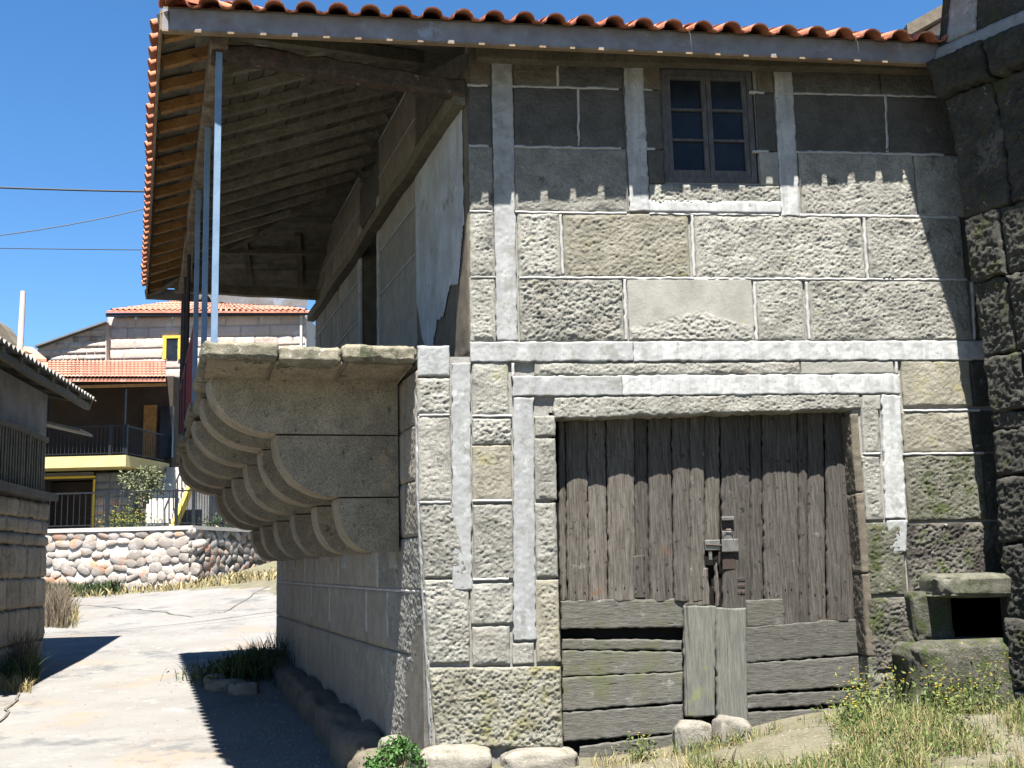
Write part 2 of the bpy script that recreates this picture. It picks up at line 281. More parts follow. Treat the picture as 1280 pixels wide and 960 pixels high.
def srel(A, Z, seed): return (fb(A*30, Z*30, 0, seed, 3)*2-1) + 1.2*(fb(A*3, Z*3, 0, seed+9, 2)*2-1)
def panel(fm, c, amp=.012, marg=.02, res=.0095, seed=0, rim=.008, jit=.004, depth=.07, off=0., bow=0., rel=relief, mask=None, cut=None, en=.012):
    """rough-faced piece of a plane; c = corners (a,z): bottom-left, bottom-right, top-right, top-left"""
    c = np.array(c, float); w_ = max(np.linalg.norm(c[1]-c[0]), np.linalg.norm(c[2]-c[3])); h_ = max(np.linalg.norm(c[3]-c[0]), np.linalg.norm(c[2]-c[1]))
    nu = max(2, int(w_/res)+1); nv = max(2, int(h_/res)+1)
    u, v = np.meshgrid(np.linspace(0, 1, nu), np.linspace(0, 1, nv))
    P = ((1-u)*(1-v))[..., None]*c[0] + (u*(1-v))[..., None]*c[1] + (u*v)[..., None]*c[2] + ((1-u)*v)[..., None]*c[3]
    A, Z = P[..., 0], P[..., 1]
    du = np.minimum(u, 1-u)*w_; dv = np.minimum(v, 1-v)*h_
    e0 = np.minimum(du, dv); ed = e0 + .012*(vn(A*16, Z*16, 1, seed+1)-.5); em = e0 + en*2*(fb(A*7, Z*7, 1, seed+1, 3)-.5)
    m = sst(.004, marg*.8, em)*sst(0, .01, e0); rc = min(.014, marg*.45)
    rimv = (1-sst(-.004, rc, ed))*rim + (1-m)*(.004 if amp > .008 else 0)
    o = off + (amp*rel(A, Z, seed)*m if amp else 0) - rimv + bow*(1-(2*u-1)**2)
    if mask is not None: o = off + (o-off)*mask(A, Z)
    e = np.clip(1-ed/.04, 0, 1)
    A = A + jit*(vn(A*20, Z*20, 3, seed+2)*2-1)*e; Z = Z + jit*(vn(A*20, Z*20, 7, seed+4)*2-1)*e
    top = fm(A, Z, o)
    # skirt
    idx = np.arange(nu*nv).reshape(nv, nu)
    ring = np.concatenate([idx[0, :], idx[1:, -1], idx[-1, -2::-1], idx[-2:0:-1, 0]])
    rA, rZ = A.ravel()[ring], Z.ravel()[ring]
    sk_ = fm(rA, rZ, np.full(len(ring), off-depth))
    vs = np.concatenate([top.reshape(-1, 3), sk_]); n0 = nu*nv; k = len(ring)
    q = gridq(nv, nu)
    if cut is not None:
        cA = A.ravel()[q].mean(1); cZ = Z.ravel()[q].mean(1); q = q[cut(cA, cZ)]; return mesh_np(vs[:n0], q)
    j = np.arange(k); jn = (j+1) % k
    sq = np.stack([n0+j, n0+jn, ring[jn], ring[j]], 1)
    return mesh_np(vs, np.concatenate([q, sq]))
def rect(a0, a1, z0, z1): return [(a0, z0), (a1, z0), (a1, z1), (a0, z1)]
_sd = [100]
def stonep(name, fm, c, m, parent, **k):
    _sd[0] += 7; k.setdefault('seed', _sd[0])
    if name in ('painted_band', 'pointing_line', 'plaster_sheet'): k.setdefault('rel', srel)
    return link(name, panel(fm, c, **k), m, parent, smooth=True)

_blobs = {}
def blob(seed, n=2, sq=.75, rough=.12):
    key = (seed, n, sq, rough)
    if key in _blobs: return _blobs[key]
    import bmesh
    bm = bmesh.new(); bmesh.ops.create_icosphere(bm, subdivisions=n, radius=1); 
    P = np.array([v.co for v in bm.verts])
    Q = np.sign(P)*np.abs(P)**sq; Q /= np.abs(Q).max(0)
    nz = fb(P[:, 0]*1.6+seed*3.1, P[:, 1]*1.6, P[:, 2]*1.6+seed, seed, 3)
    Q = Q*(1-rough+2*rough*nz)[:, None]
    for v, p in zip(bm.verts, Q): v.co = p
    me = bpy.data.meshes.new('m'); bm.to_mesh(me); bm.free(); me.shade_smooth(); _blobs[key] = me; return me
def rock(name, p, size, m, parent=None, rot=(0, 0, 0), seed=None, n=4, sq=.6, rough=.16, **k):
    seed = random.randrange(999) if seed is None else seed
    me = blob(seed, n, sq, rough).copy(); o = link(name, me, m, parent, **k)
    o.location = p; o.scale = size; o.rotation_euler = rot; return o

# ------------------------------------------------------------------ ground
def H(x, y):
    x = np.asarray(x, float); y = np.asarray(y, float)
    zr = np.interp(y, [-60, 0, 11, 20.7, 36, 44, 60, 200], [-1.2, -.75, -.45, -.02, .95, 1.7, 3.6, 12.])
    zr = zr + .55*sst(-14, -5, x)*sst(25, 36, y) + .03*(fb(x*.8, y*.8, 0, 3, 2)-.5)
    bank = -.16 + .36*sst(.6, 3.4, x) - .07*np.clip(9.6-y, 0, 30) + .05*(fb(x*2, y*2, 0, 8, 3)-.5)
    wt = sst(-1.25, -.75, x+.0*(y))*(1-sst(10.6, 12, y))
    return zr*(1-wt) + bank*wt
xs = np.unique(np.concatenate([np.linspace(-300, -40, 14), np.linspace(-40, -16, 30), np.linspace(-16, 6, 150), np.linspace(6, 40, 20), np.linspace(40, 300, 10)]))
ys = np.unique(np.concatenate([np.linspace(-60, 7, 20), np.linspace(7, 14, 90), np.linspace(14, 46, 130), np.linspace(46, 120, 20), np.linspace(120, 600, 12)]))
X, Y = np.meshgrid(xs, ys); Zg = H(X, Y)
gv = np.stack([X, Y, Zg], -1).reshape(-1, 3); q = gridq(len(ys), len(xs)); cc = gv[q].mean(1)
ws = fb(cc[:, 0]*1.3, cc[:, 1]*1.3, 0, 21, 3)-.5
edge_l = np.interp(cc[:, 1], [0, 17, 20, 24, 30, 36, 60], [-8.2, -8.0, -8.6, -12, -30, -60, -60])
far_e = np.interp(cc[:, 0], [-40, -13, -9, -5, 2, 40], [34.4, 34.4, 33.0, 29.6, 25.5, 25])
isroad = (cc[:, 0] > edge_l+ws*.8) & (cc[:, 1] < far_e+ws*2) & ~((cc[:, 0] > -1.0+ws*.3) & (cc[:, 1] < 12))
link('road', mesh_np(gv, q[isroad]), 'road', kind='structure', smooth=True)
link('ground', mesh_np(gv, q[~isroad]), 'soil', kind='structure', smooth=True)
def HZ(x, y): return float(H(x, y))

# =================================================================== THE STONE HOUSE
house = thing('stone_house', K, 'old granite corner house with plank door, painted bands and stone corbelled balcony', 'house')
ZT = 6.13                                                # eave line height
L0, L1, L2, L3 = fa(700, 109)[1], fa(700, 184)[1], fa(700, 265.5)[1], fa(700, 347)[1]
B1T, B1B, B2T, B2B = fa(700, 427)[1], fa(700, 452)[1], fa(700, 470)[1], fa(700, 495)[1]
DA0, DA1 = fa(695, 700)[0], fa(1078, 700)[0]
DZ1 = fa(800, 518)[1]
WA0, WA1 = fa(829, 160)[0], fa(944, 160)[0]; WZ0, WZ1 = fa(880, 227)[1], fa(880, 86)[1]
NA0, NA1 = fa(1150, 800)[0], fa(1290, 800)[0]; NZ0, NZ1 = fa(1200, 880)[1], fa(1200, 712)[1]
AR = 6.2
# backing wall (solid masonry body), pieces butt end to end round the openings
fw = MB()
def fbox(a0, a1, z0, z1, o0=-.035, th=.45):
    p = FM(a0, z0, o0-th); fw.box(p, U*(a1-a0), Z3*(z1-z0), NF*th)
fbox(.10, DA0-.02, -.8, B1B); fbox(.10, AR, B1B, 3.40) ; fbox(A2+.02, AR, 3.40, WZ0); fbox(A2+.02, WA0-.02, WZ0, WZ1+.02); fbox(WA1+.02, AR, WZ0, WZ1+.02); fbox(A2+.02, AR, WZ1+.02, ZT+.36)
fbox(DA0-.02, DA1+.02, DZ1+.03, B1B); fbox(DA1+.02, NA0, -.8, B1B); fbox(NA0, NA1, NZ1, B1B); fbox(NA0, NA1, -.8, NZ0); fbox(NA1, AR, -.8, B1B)
front = fw.build('front_wall', 'mortar', house)
# blocks
def bpx(x0, x1, zt, zb, m='stone', amp=.012, marg=.045, ym=None, **k):
    y = ym if ym else 480-((zt+zb)/2-3.2)*140; k.setdefault('en', .035)
    a0 = fa(x0, y)[0]; a1 = fa(x1, y)[0]; g = .004
    return stonep('stone_block', FM, rect(a0+g, a1-g, zb+g, zt-g), m, front, amp=amp, marg=marg, **k)
TOP = fa(700, 60)[1]
P = lambda y, x=700: fa(x, y)[1]
R = [  # top row to bottom: (x0,x1,ztop,zbottom,material,amp,ypx)
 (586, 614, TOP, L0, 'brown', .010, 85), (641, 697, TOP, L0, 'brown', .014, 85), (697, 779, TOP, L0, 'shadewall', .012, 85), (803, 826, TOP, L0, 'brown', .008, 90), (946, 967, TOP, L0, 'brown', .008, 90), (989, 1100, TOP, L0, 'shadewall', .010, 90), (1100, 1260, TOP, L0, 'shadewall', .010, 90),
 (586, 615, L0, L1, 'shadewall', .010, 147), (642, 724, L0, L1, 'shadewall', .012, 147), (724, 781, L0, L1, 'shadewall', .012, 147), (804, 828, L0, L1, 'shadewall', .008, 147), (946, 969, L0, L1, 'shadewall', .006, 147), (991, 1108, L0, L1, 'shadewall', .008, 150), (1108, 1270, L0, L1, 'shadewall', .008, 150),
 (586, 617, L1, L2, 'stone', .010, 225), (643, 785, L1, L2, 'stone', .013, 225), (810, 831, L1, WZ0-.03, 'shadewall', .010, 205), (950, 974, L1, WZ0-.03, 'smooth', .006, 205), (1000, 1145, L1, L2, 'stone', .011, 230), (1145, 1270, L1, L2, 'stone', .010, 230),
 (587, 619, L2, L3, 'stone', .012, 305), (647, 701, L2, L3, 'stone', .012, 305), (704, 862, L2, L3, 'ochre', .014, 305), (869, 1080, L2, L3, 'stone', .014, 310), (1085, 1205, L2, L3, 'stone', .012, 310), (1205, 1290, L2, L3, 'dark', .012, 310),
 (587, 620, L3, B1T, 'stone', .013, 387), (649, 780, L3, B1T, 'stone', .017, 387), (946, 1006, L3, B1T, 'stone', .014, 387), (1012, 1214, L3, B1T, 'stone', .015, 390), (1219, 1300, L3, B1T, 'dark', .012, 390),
 # between the bands
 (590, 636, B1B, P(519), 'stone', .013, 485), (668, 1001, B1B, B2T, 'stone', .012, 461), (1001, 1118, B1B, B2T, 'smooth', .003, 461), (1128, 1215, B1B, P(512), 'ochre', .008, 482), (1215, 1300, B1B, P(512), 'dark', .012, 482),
 # lower left pier
 (590, 640, P(521), P(555), 'stone', .016, 538), (590, 640, P(555), P(625), 'ochre', .013, 590), (591, 642, P(628), P(723), 'stone', .013, 675), (588, 642, P(726), P(778), 'stone', .012, 752), (590, 638, P(780), P(829), 'stone', .012, 805), (640, 668, P(802), P(829), 'stone', .008, 815),
 (668, 695, P(519), P(545), 'stone', .010, 532), (668, 696, P(547), P(625), 'stone', .012, 586), (669, 697, P(628), P(722), 'stone', .014, 675), (669, 700, P(724), P(828), 'ochre', .012, 776),
 # right of the door
 (1078, 1101, B2B-.02, P(566, 1130), 'stone', .012, 540), (1080, 1103, P(569, 1130), P(650, 1130), 'stone', .012, 610), (1082, 1132, P(652, 1130), P(744, 1130), 'mossy', .014, 700),
 (1129, 1216, P(514, 1130), P(566, 1130), 'ochre', .012, 540), (1216, 1300, P(514, 1130), P(566, 1130), 'dark', .012, 540), (1133, 1232, P(568, 1130), P(652, 1130), 'mossy', .014, 610), (1232, 1300, P(568, 1130), P(652, 1130), 'dark', .014, 610),
 (1134, 1300, P(654, 1130), P(742, 1130), 'stained', .026, 700), (1086, 1148, P(746, 1130), P(838, 1130), 'stained', .020, 800), (1088, 1147, P(840, 1130), P(950, 1130), 'mossy', .018, 880),
]
for (x0, x1, zt, zb, m, amp, ym) in R:
    bpx(x0, x1, zt, zb, m, amp, ym=ym, marg=.05 if amp < .016 else .03)
# smooth repaired block with a rough patch along its foot
def patch(A, Z):
    b = B1T + .06 + .17*np.exp(-((A-fa(870, 400)[0])/.45)**2) + .05*fb(A*9, Z*3, 0, 5, 2)
    return 1-sst(b-.02, b+.03, Z)*.94
stonep('stone_block', FM, rect(fa(785, 387)[0]+.004, fa(942, 387)[0]-.004, B1T+.004, L3-.004), 'smooth', front, amp=.017, marg=.03, mask=patch)
# sill zone under the window: rough strip over white render
stonep('stone_block', FM, rect(fa(812, 245)[0], fa(976, 245)[0]-.004, L2+.10, WZ0-.03), 'stone', front, amp=.014, marg=.02)
stonep('painted_band', FM, rect(fa(812, 260)[0], fa(976, 260)[0], L2+.012, L2+.13), 'band', front, amp=.002, marg=.02, off=.006, res=.02, rim=.004)
# left corner stones of the lower storey (the outermost column)
def cpx(pts, m, amp=.013, marg=.04):
    c = [fa(x, y) for (x, y) in pts]; stonep('quoin_stone', FM, c, m, front, amp=amp, marg=marg)
cpx([(522, 470), (562, 470), (562, 432), (522, 432)], 'bandgrey', .004)
cpx([(522, 517), (563, 517), (562, 473), (522, 473)], 'stone', .014)
cpx([(524, 627), (565, 626), (563, 520), (522, 520)], 'stone', .014)
cpx([(531, 722), (587, 722), (565, 629), (524, 630)], 'stone', .015, .025)
cpx([(537, 830), (587, 828), (586, 725), (531, 725)], 'stone', .015, .025)
cpx([(546, 937), (704, 935), (701, 833), (536, 835)], 'mossyochre', .018, .03)
# lintel: long, with broken lower edge
cl = [fa(692, 523), fa(1078, 511), fa(1074, 492), fa(692, 496)]
stonep('lintel_stone', FM, cl, 'stone', front, amp=.013, marg=.02, depth=.23, jit=.012)
stonep('stone_block', FM, [fa(1078, 512), fa(1101, 512), fa(1101, 493), fa(1078, 493)], 'smooth', front, amp=.003)
# the brown stain down the right pier
# painted bands
def bandv(x0, x1, y0, y1, m='band', xb0=None, xb1=None, **k):
    c = [fa(xb0 or x0, y1), fa(xb1 or x1, y1), fa(x1, y0), fa(x0, y0)]
    stonep('painted_band', FM, c, m, front, amp=.003, marg=.01, off=.003, res=.012, rim=.004, depth=.05, jit=.009, **k)
bandv(614, 640, 62, 426, 'bandmid', xb0=621, xb1=647); bandv(779, 803, 62, 264, xb0=788, xb1=812); bandv(967, 989, 70, 270, xb0=977, xb1=1000)
hb = lambda x0, x1, zt, zb, m='band': stonep('painted_band', FM, rect(fa(x0, 440)[0], fa(x1, 440)[0], zb, zt), m, front, amp=.003, marg=.01, off=.007, res=.012, rim=.004, depth=.05, jit=.008)
hb(588, 792, B1T, B1B, 'bandmid'); hb(792, 1262, B1T, B1B)
stonep('painted_band', FM, rect(fa(641, 480)[0], fa(778, 480)[0], B2B, B2T), 'bandmid', front, amp=.003, marg=.01, off=.006, res=.012, rim=.004, depth=.05, jit=.008)
stonep('painted_band', FM, rect(fa(778, 480)[0], fa(1125, 480)[0], B2B, B2T), 'band', front, amp=.003, marg=.01, off=.006, res=.012, rim=.004, depth=.05, jit=.008)
bandv(642, 667, 497, 800, 'bandgrey', xb0=642, xb1=670); bandv(1102, 1125, 494, 648, 'band', xb0=1108, xb1=1133)
bandv(565, 588, 454, 738, 'bandgrey', xb0=566, xb1=590)
bandv(1109, 1134, 650, 690, 'bandgrey', xb0=1112, xb1=1132)
# thin white pointing lines
def jl(x0, x1, z, wd=.022, m='joint'):
    a0, a1 = fa(x0, 300)[0], fa(x1, 300)[0]
    stonep('pointing_line', FM, rect(a0, a1, z-wd/2, z+wd/2), m, front, amp=.002, marg=.008, off=.002, res=.012, rim=.003, depth=.04, jit=.006)
def jv(x, y0, y1, wd=.024, xb=None, m='joint'):
    c0 = fa(xb or x, y1); c1 = fa(x, y0)
    stonep('pointing_line', FM, [(c0[0]-wd/2, c0[1]), (c0[0]+wd/2, c0[1]), (c1[0]+wd/2, c1[1]), (c1[0]-wd/2, c1[1])], m, front, amp=.002, marg=.008, off=.002, res=.012, rim=.003, depth=.04, jit=.006)
for z in (L0, L1):
    jl(588, 614, z); jl(642, 782, z); jl(804, 824, z); jl(948, 968, z); jl(991, 1190, z)
for z in (L2,):
    jl(588, 617, z, .02); jl(645, 785, z, .02); jl(813, 976, z, .018); jl(1001, 1200, z, .03)
jl(588, 619, L3, .025, 'mortar'); jl(648, 1205, L3, .022)
jv(697, 66, 107); jv(723, 111, 182); jv(1107, 118, 190, xb=1109); jv(701, 268, 343, xb=704); jv(865, 268, 346, xb=868); jv(1080, 272, 349, xb=1085)
jv(781, 349, 425, xb=783); jv(943, 352, 425, xb=946); jv(1008, 352, 424, xb=1012); jv(1216, 352, 424, xb=1219)
jv(641, 454, 470); jv(1120, 452, 468, xb=1121)
for (x0, x1, y) in ((1080, 1101, 567), (1130, 1225, 513), (1130, 1230, 567), (591, 640, 626), (524, 563, 628), (524, 562, 519), (591, 640, 520), (591, 636, 724)):
    z = fa((x0+x1)/2, y)[1]; stonep('pointing_line', FM, rect(fa(x0, y)[0], fa(x1, y)[0], z-.011, z+.011), 'joint', front, amp=.002, marg=.008, off=.006, res=.012, rim=.005, depth=.04)
# door jamb reveals and threshold
RC = .25
rv = MB(); rv.box(FM(DA0-.03, -.3, -.05-RC), U*.03, Z3*(DZ1+.3), NF*(RC+.02)); rv.build('door_jamb', 'mossy', front)
for i in range(4):
    z0 = -.1+i*(DZ1+.1)/4; z1 = -.1+(i+1)*(DZ1+.1)/4-.012
    RM = lambda t, z, o: K + U*DA1 + np.multiply.outer(t, -NF) + np.multiply.outer(z, Z3) + np.multiply.outer(o, -U)
    stonep('jamb_stone', RM, rect(.0, RC+.05, z0, z1), 'brown' if i else 'mossy', front, amp=.008, marg=.03, off=.012, res=.015)
# interior darkness: floor, back and side body of the house
body = MB()
body.box(FM(.42, -.8, -11.2), U*(AR-.42), Z3*(.05+.8), NF*10.7)
body.box(FM(AR, -.8, -11.2), U*.3, Z3*(ZT+.7), NF*11.1)
body.box(FM(.42, 3.0, -11.2), U*(AR-.42), Z3*.2, NF*10.7)
body.box(FM(.6, -.8, -9.9), U*(AR-.6), Z3*(ZT+.9), -NF*.3)
body.build('inner_floors', 'black', house)

# ---- the plank door
door = bpy.data.objects.new('plank_door', None); COL.objects.link(door); door.parent = house
door['label'] = 'weathered double barn door of vertical planks over horizontal boards'
def D(x, y): return fa(x, y, -RC)
def DM(a, z, o): return K + np.multiply.outer(a, U) + np.multiply.outer(z, Z3) + np.multiply.outer(o-RC, NF)
def wrel(A, Z, seed): return fb(A*60, Z*2.2, 0, seed, 3)*2-1
def wrelh(A, Z, seed): return fb(A*2.2, Z*55, 0, seed, 3)*2-1
def plank(pts, off=0., m='wood', bow=.008, h=False, thick=.035, amp=.003, name='plank', parent=None, jit=.007, cutf=None):
    c = [D(x, y) for (x, y) in pts]
    return stonep(name, DM, c, m, parent or door, amp=amp*(.4 if h else 1), marg=.006, off=off, bow=0 if h else bow, res=.012, rim=.006, depth=thick, rel=wrelh if h else wrel, jit=jit)
xt = [697, 706, 733, 757, 791, 809, 838, 860]       # left leaf, upper planks
offs = [-.016, .004, -.016, .016, -.012, .012, .034]
for i in range(len(xt)-1):
    plank([(xt[i]+4, 752), (xt[i+1]+3, 752), (xt[i+1], 512), (xt[i]+.8, 512)], offs[i], bow=.012)
plank([(862, 752), (880, 752), (879, 512), (861, 512)], .034, bow=.01)
xr = [880, 900, 936, 952, 996, 1008, 1030, 1064, 1073]
offr = [-.004, .004, -.014, .008, .004, -.012, .026, -.004]
for i in range(len(xr)-1):
    yb = 784-(xr[i]-930)*.075
    if xr[i+1] <= 933:
        plank([(xr[i]+1, 676), (xr[i+1], 676), (xr[i+1]-1, 512), (xr[i], 512)], offr[i], bow=.01)
    else:
        plank([(xr[i]+4, yb), (xr[i+1]+3, yb), (xr[i+1], 512), (xr[i]+.8, 512)], offr[i], bow=.012)
plank([(921, 760), (936, 760), (934, 672), (922, 678)], -.006)
plank([(895, 760), (900, 757), (897, 700), (893, 700)], -.006)
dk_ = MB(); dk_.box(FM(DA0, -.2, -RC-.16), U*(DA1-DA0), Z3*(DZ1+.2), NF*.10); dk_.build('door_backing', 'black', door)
# rail and horizontal boards, left leaf
plank([(702, 786), (853, 784), (853, 748), (702, 751)], .022, 'woodh', h=True, thick=.06)
for a in ([(703, 812), (852, 813), (852, 800), (703, 799)], [(703, 846), (853, 839), (853, 815), (703, 813)], [(704, 889), (853, 877), (853, 840), (703, 847)], [(705, 927), (854, 915), (853, 880), (704, 891)]):
    plank(a, .012+random.uniform(-.006, .006), 'woodh', h=True, jit=.007)
plank([(722, 955), (848, 946), (847, 917), (724, 933)], .045, 'woodh', h=True)
# right leaf
plank([(933, 784), (980, 781), (978, 748), (932, 751)], .028, 'woodh', h=True)
for a in ([(929, 828), (1077, 817), (1075, 772), (928, 784)], [(930, 866), (1079, 857), (1077, 819), (929, 829)], [(931, 886), (1079, 878), (1079, 862), (931, 868)], [(931, 910), (1079, 898), (1079, 884), (931, 890)]):
    plank(a, .034+random.uniform(-.006, .006), 'woodh', h=True, jit=.008, thick=.05)
# two upright posts in the middle
plank([(856, 896), (892, 894), (893, 757), (853, 757)], .045, 'woodpost', name='post', thick=.06)
plank([(896, 905), (933, 903), (930, 760), (893, 760)], .048, 'woodpost', name='post', thick=.06)
plank([(853, 757), (886, 757), (884, 710), (852, 710)], .036, 'wood', bow=.004)
plank([(790, 748), (806, 748), (805, 694), (790, 695)], .020, 'wood', bow=.002)
# lock, hasp, hinge plates
def dbox(x0, x1, y0, y1, off, th, m, nm):
    a0, z1 = D(x0, y0); a1, z0 = D(x1, y1); b = MB(); b.box(DM(a0, z0, off), U*(a1-a0), Z3*(z1-z0), NF*th); o_ = b.build(nm, m, door); bv = o_.modifiers.new('b', 'BEVEL'); bv.width = min(.008, (a1-a0)*.25, (z1-z0)*.25); bv.segments = 2; return o_
dbox(900, 916, 646, 651, .015, .045, 'metal', 'hasp_hood'); dbox(900, 915, 651, 664, .015, .006, 'rust', 'lock_plate'); dbox(901, 915, 664, 675, .015, .02, 'metal', 'lock_plate')
dbox(879, 899, 675, 688, .034, .018, 'metal', 'latch_bar'); dbox(900, 922, 674, 690, .020, .03, 'metal', 'padlock'); dbox(902, 919, 692, 712, .0, .02, 'rust', 'lock_case')
for y in (722, 730, 738): dbox(920, 931, y, y+5, .0, .02, 'rust', 'hinge_knuckle')
dbox(884, 889, 688, 700, .034, .008, 'metal', 'splinter_plate')

# staple, shackle and keyhole collar of the lock
def dtube(pts, r_, m, nm):
    b = MB(); b.tube([DM(*D(x, y), o) for (x, y, o) in pts], r_, 7); return b.build(nm, m, door)
dtube([(902, 676, .045), (902, 667, .05), (906, 662, .052), (911, 662, .052), (915, 667, .05), (915, 676, .045)], .006, 'metal', 'shackle')
dtube([(880, 681, .058), (900, 682, .058)], .009, 'rust', 'bolt'); dtube([(897, 690, .05), (897, 704, .05)], .006, 'rust', 'staple')
# ---- window
win = MB(); WO = -.10
def wm(a0, a1, z0, z1, o, th): win.box(FM(a0, z0, WO+o), U*(a1-a0), Z3*(z1-z0), NF*th)
WB = WZ0; WT = WZ1; wmid = (WA0+WA1)/2
wm(WA0, WA0+.05, WB, WT, 0, .07); wm(WA1-.05, WA1, WB, WT, 0, .07); wm(WA0+.05, WA1-.05, WT-.05, WT, 0, .07); wm(WA0+.05, WA1-.05, WB, WB+.05, 0, .07)
window = win.build('window', 'winwood', house)
for s_ in (0, 1):
    a0 = WA0+.053 if s_ == 0 else wmid+.003; a1 = wmid-.003 if s_ == 0 else WA1-.053
    sash = MB()
    def sb(x0, x1, z0, z1, th=.045): sash.box(FM(x0, z0, WO+.012), U*(x1-x0), Z3*(z1-z0), NF*th)
    z0, z1 = WB+.053, WT-.053
    sb(a0, a0+.045, z0, z1); sb(a1-.045, a1, z0, z1); sb(a0+.045, a1-.045, z0, z0+.075); sb(a0+.045, a1-.045, z1-.04, z1)
    hh = (z1-.04-z0-.075)/3
    for i in (1, 2): zc = z0+.075+hh*i; sb(a0+.045, a1-.045, zc-.011, zc+.011, .04)
    so = sash.build('sash', 'winwood', window)
    for i in range(3):
        zc = z0+.075+hh*i; pb = MB(); pb.box(FM(a0+.04, zc-.004, WO+.020), U*(a1-a0-.08), Z3*(hh+.008), NF*.005)
        p_ = pb.build('pane', 'glass', window)
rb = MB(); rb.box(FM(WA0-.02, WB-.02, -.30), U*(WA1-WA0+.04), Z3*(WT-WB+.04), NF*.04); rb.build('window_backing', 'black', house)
# timber wall plate and rafters' soffit above the blocks
tp = MB(); tp.bar(FM(A2+.1, ZT+.15, .06), FM(AR, ZT+.15, .06), .12, .14, seg=8, wob=.006)
tp.build('wall_plate', 'oldrafter', house)

# ---- lower side wall
sw = MB(); sw.box(K - V*(-.12) - NS*.5 - Z3*.8, V*(11.0), NS*.455, Z3*(3.3+.8)); side = sw.build('side_wall', 'darkmortar', house)
zA = (sl(346, 728)[1]+sl(519, 738)[1])/2; zB = sl(345, 769)[1]; zB2 = sl(522, 824)[1]; zF = -.35
tof = lambda x, y: sl(x, y)[0]
SMt = lambda xs_, y: [tof(x, y) for x in xs_]
rowx = [([345.5, 352, 363, 381, 396, 423, 444, 472, 510], 715), ([345.5, 367, 389, 412, 431, 458, 483, 513], 760), ([345, 366, 385, 410, 440, 478, 520], 820)]
end0 = .0
for r_, (xs_, y) in enumerate(rowx):
    ts = SMt(xs_, y); ts[0] = 11.1; ts[-1] = .02
    if r_ == 0: ts = ts[:-1]; ts.append(.02)
    for i in range(len(ts)-1):
        t1, t0 = ts[i], ts[i+1]
        if t1-t0 < .1: continue
        f = lambda t: zB2 + (zB-zB2)*min(1, max(0, t/11.1))
        if r_ == 0: c = [(t0, zA), (t1, zA), (t1, 1.80), (t0, 1.80)]
        elif r_ == 1: c = [(t0, f(t0)), (t1, f(t1)), (t1, zA), (t0, zA)]
        else: c = [(t0, zF), (t1, zF), (t1, f(t1)), (t0, f(t0))]
        g = .005; c = [(c[0][0]+g, c[0][1]+g), (c[1][0]-g, c[1][1]+g), (c[2][0]-g, c[2][1]-g), (c[3][0]+g, c[3][1]-g)]
        near = i == len(ts)-2
        stonep('stone_block', SM, c, 'stone' if near else 'sidewall', side, amp=.012 if near else .005, marg=.02, res=.012 if near else .05)
for r_ in range(3):
    z0, z1 = 1.80+r_*.50, 2.30+r_*.50
    if r_ == 2: z1 = 3.29
    tt = [.02, .62, 1.35, 2.4, 3.5, 4.9, 6.2, 7.5, 8.8, 10., 11.1]
    for i in range(len(tt)-1):
        stonep('stone_block', SM, rect(tt[i]+.005, tt[i+1]-.005, z0+.005, z1-.005), 'sidewall', side, amp=.012 if i == 0 else .005, marg=.02, res=.014 if i == 0 else .06)
# pale pointing on the side wall
for (t0, t1, z, wd) in ((.02, 4.3, zA, .025), (4.3, 11, zA, .03)):
    stonep('pointing_line', SM, rect(t0, t1, z-wd/2, z+wd/2), 'joint', side, amp=.002, marg=.01, off=.008, res=.04, rim=.005, depth=.04)
for x, y in ((352, 710), (363, 710), (381, 710), (396, 710), (423, 710), (472, 715), (389, 760), (412, 760), (458, 760), (483, 765)):
    t = tof(x, y); zc0, zc1 = (zA+.02, 1.75) if y < 730 else (zB2+.1+.02, zA-.02)
    stonep('pointing_line', SM, rect(t-.035, t+.035, zc0, zc1), 'joint', side, amp=.002, marg=.01, off=.008, res=.03, rim=.005, depth=.04)
for x in (357, 368, 391, 430, 462, 490):
    t = tof(x, 700); s1 = .17
    stonep('mortar_patch', SM, rect(t-s1, t+s1, 1.52, 1.80), 'bandgrey', side, amp=.002, marg=.02, off=.010, res=.04, rim=.006, depth=.05)
stonep('pointing_line', SM, rect(.05, .11, zF+.3, 3.1), 'bandgrey', side, amp=.004, marg=.02, off=.012, res=.03, jit=.012)

# ---- upper side wall (behind the balcony)
UW = 9.75
ud0, ud1 = su(472, 360)[0], su(450, 360)[0]       # door
udz = su(465, 262)[1]
uw = MB(); zt_ = ZT+.68
_q = lambda t, z: K2+V*t-NS*.4+Z3*z
uw.prism([_q(.02, 3.4), _q(ud0, 3.4), _q(ud0, zt_), _q(1.6, zt_), _q(.3, 6.42), _q(.02, 6.32)], NS*.38)
uw.prism([_q(ud1, 3.4), _q(UW, 3.4), _q(UW, 6.28), _q(8.5, zt_), _q(ud1, zt_)], NS*.38)
uw.prism([_q(ud0, udz), _q(ud1, udz), _q(ud1, zt_), _q(ud0, zt_)], NS*.38)
up = uw.build('upper_side_wall', 'darkmortar', house)
zl = [3.42, su(444, 404)[1], su(446, 352.5)[1], su(443.8, 310)[1], su(446, 267.5)[1], su(442.5, 232.5)[1], ZT-.08]
zl[1:6] = sorted(zl[1:6])
ej = [UW, 8.6, 7.3, 6.4, ud1+.09]
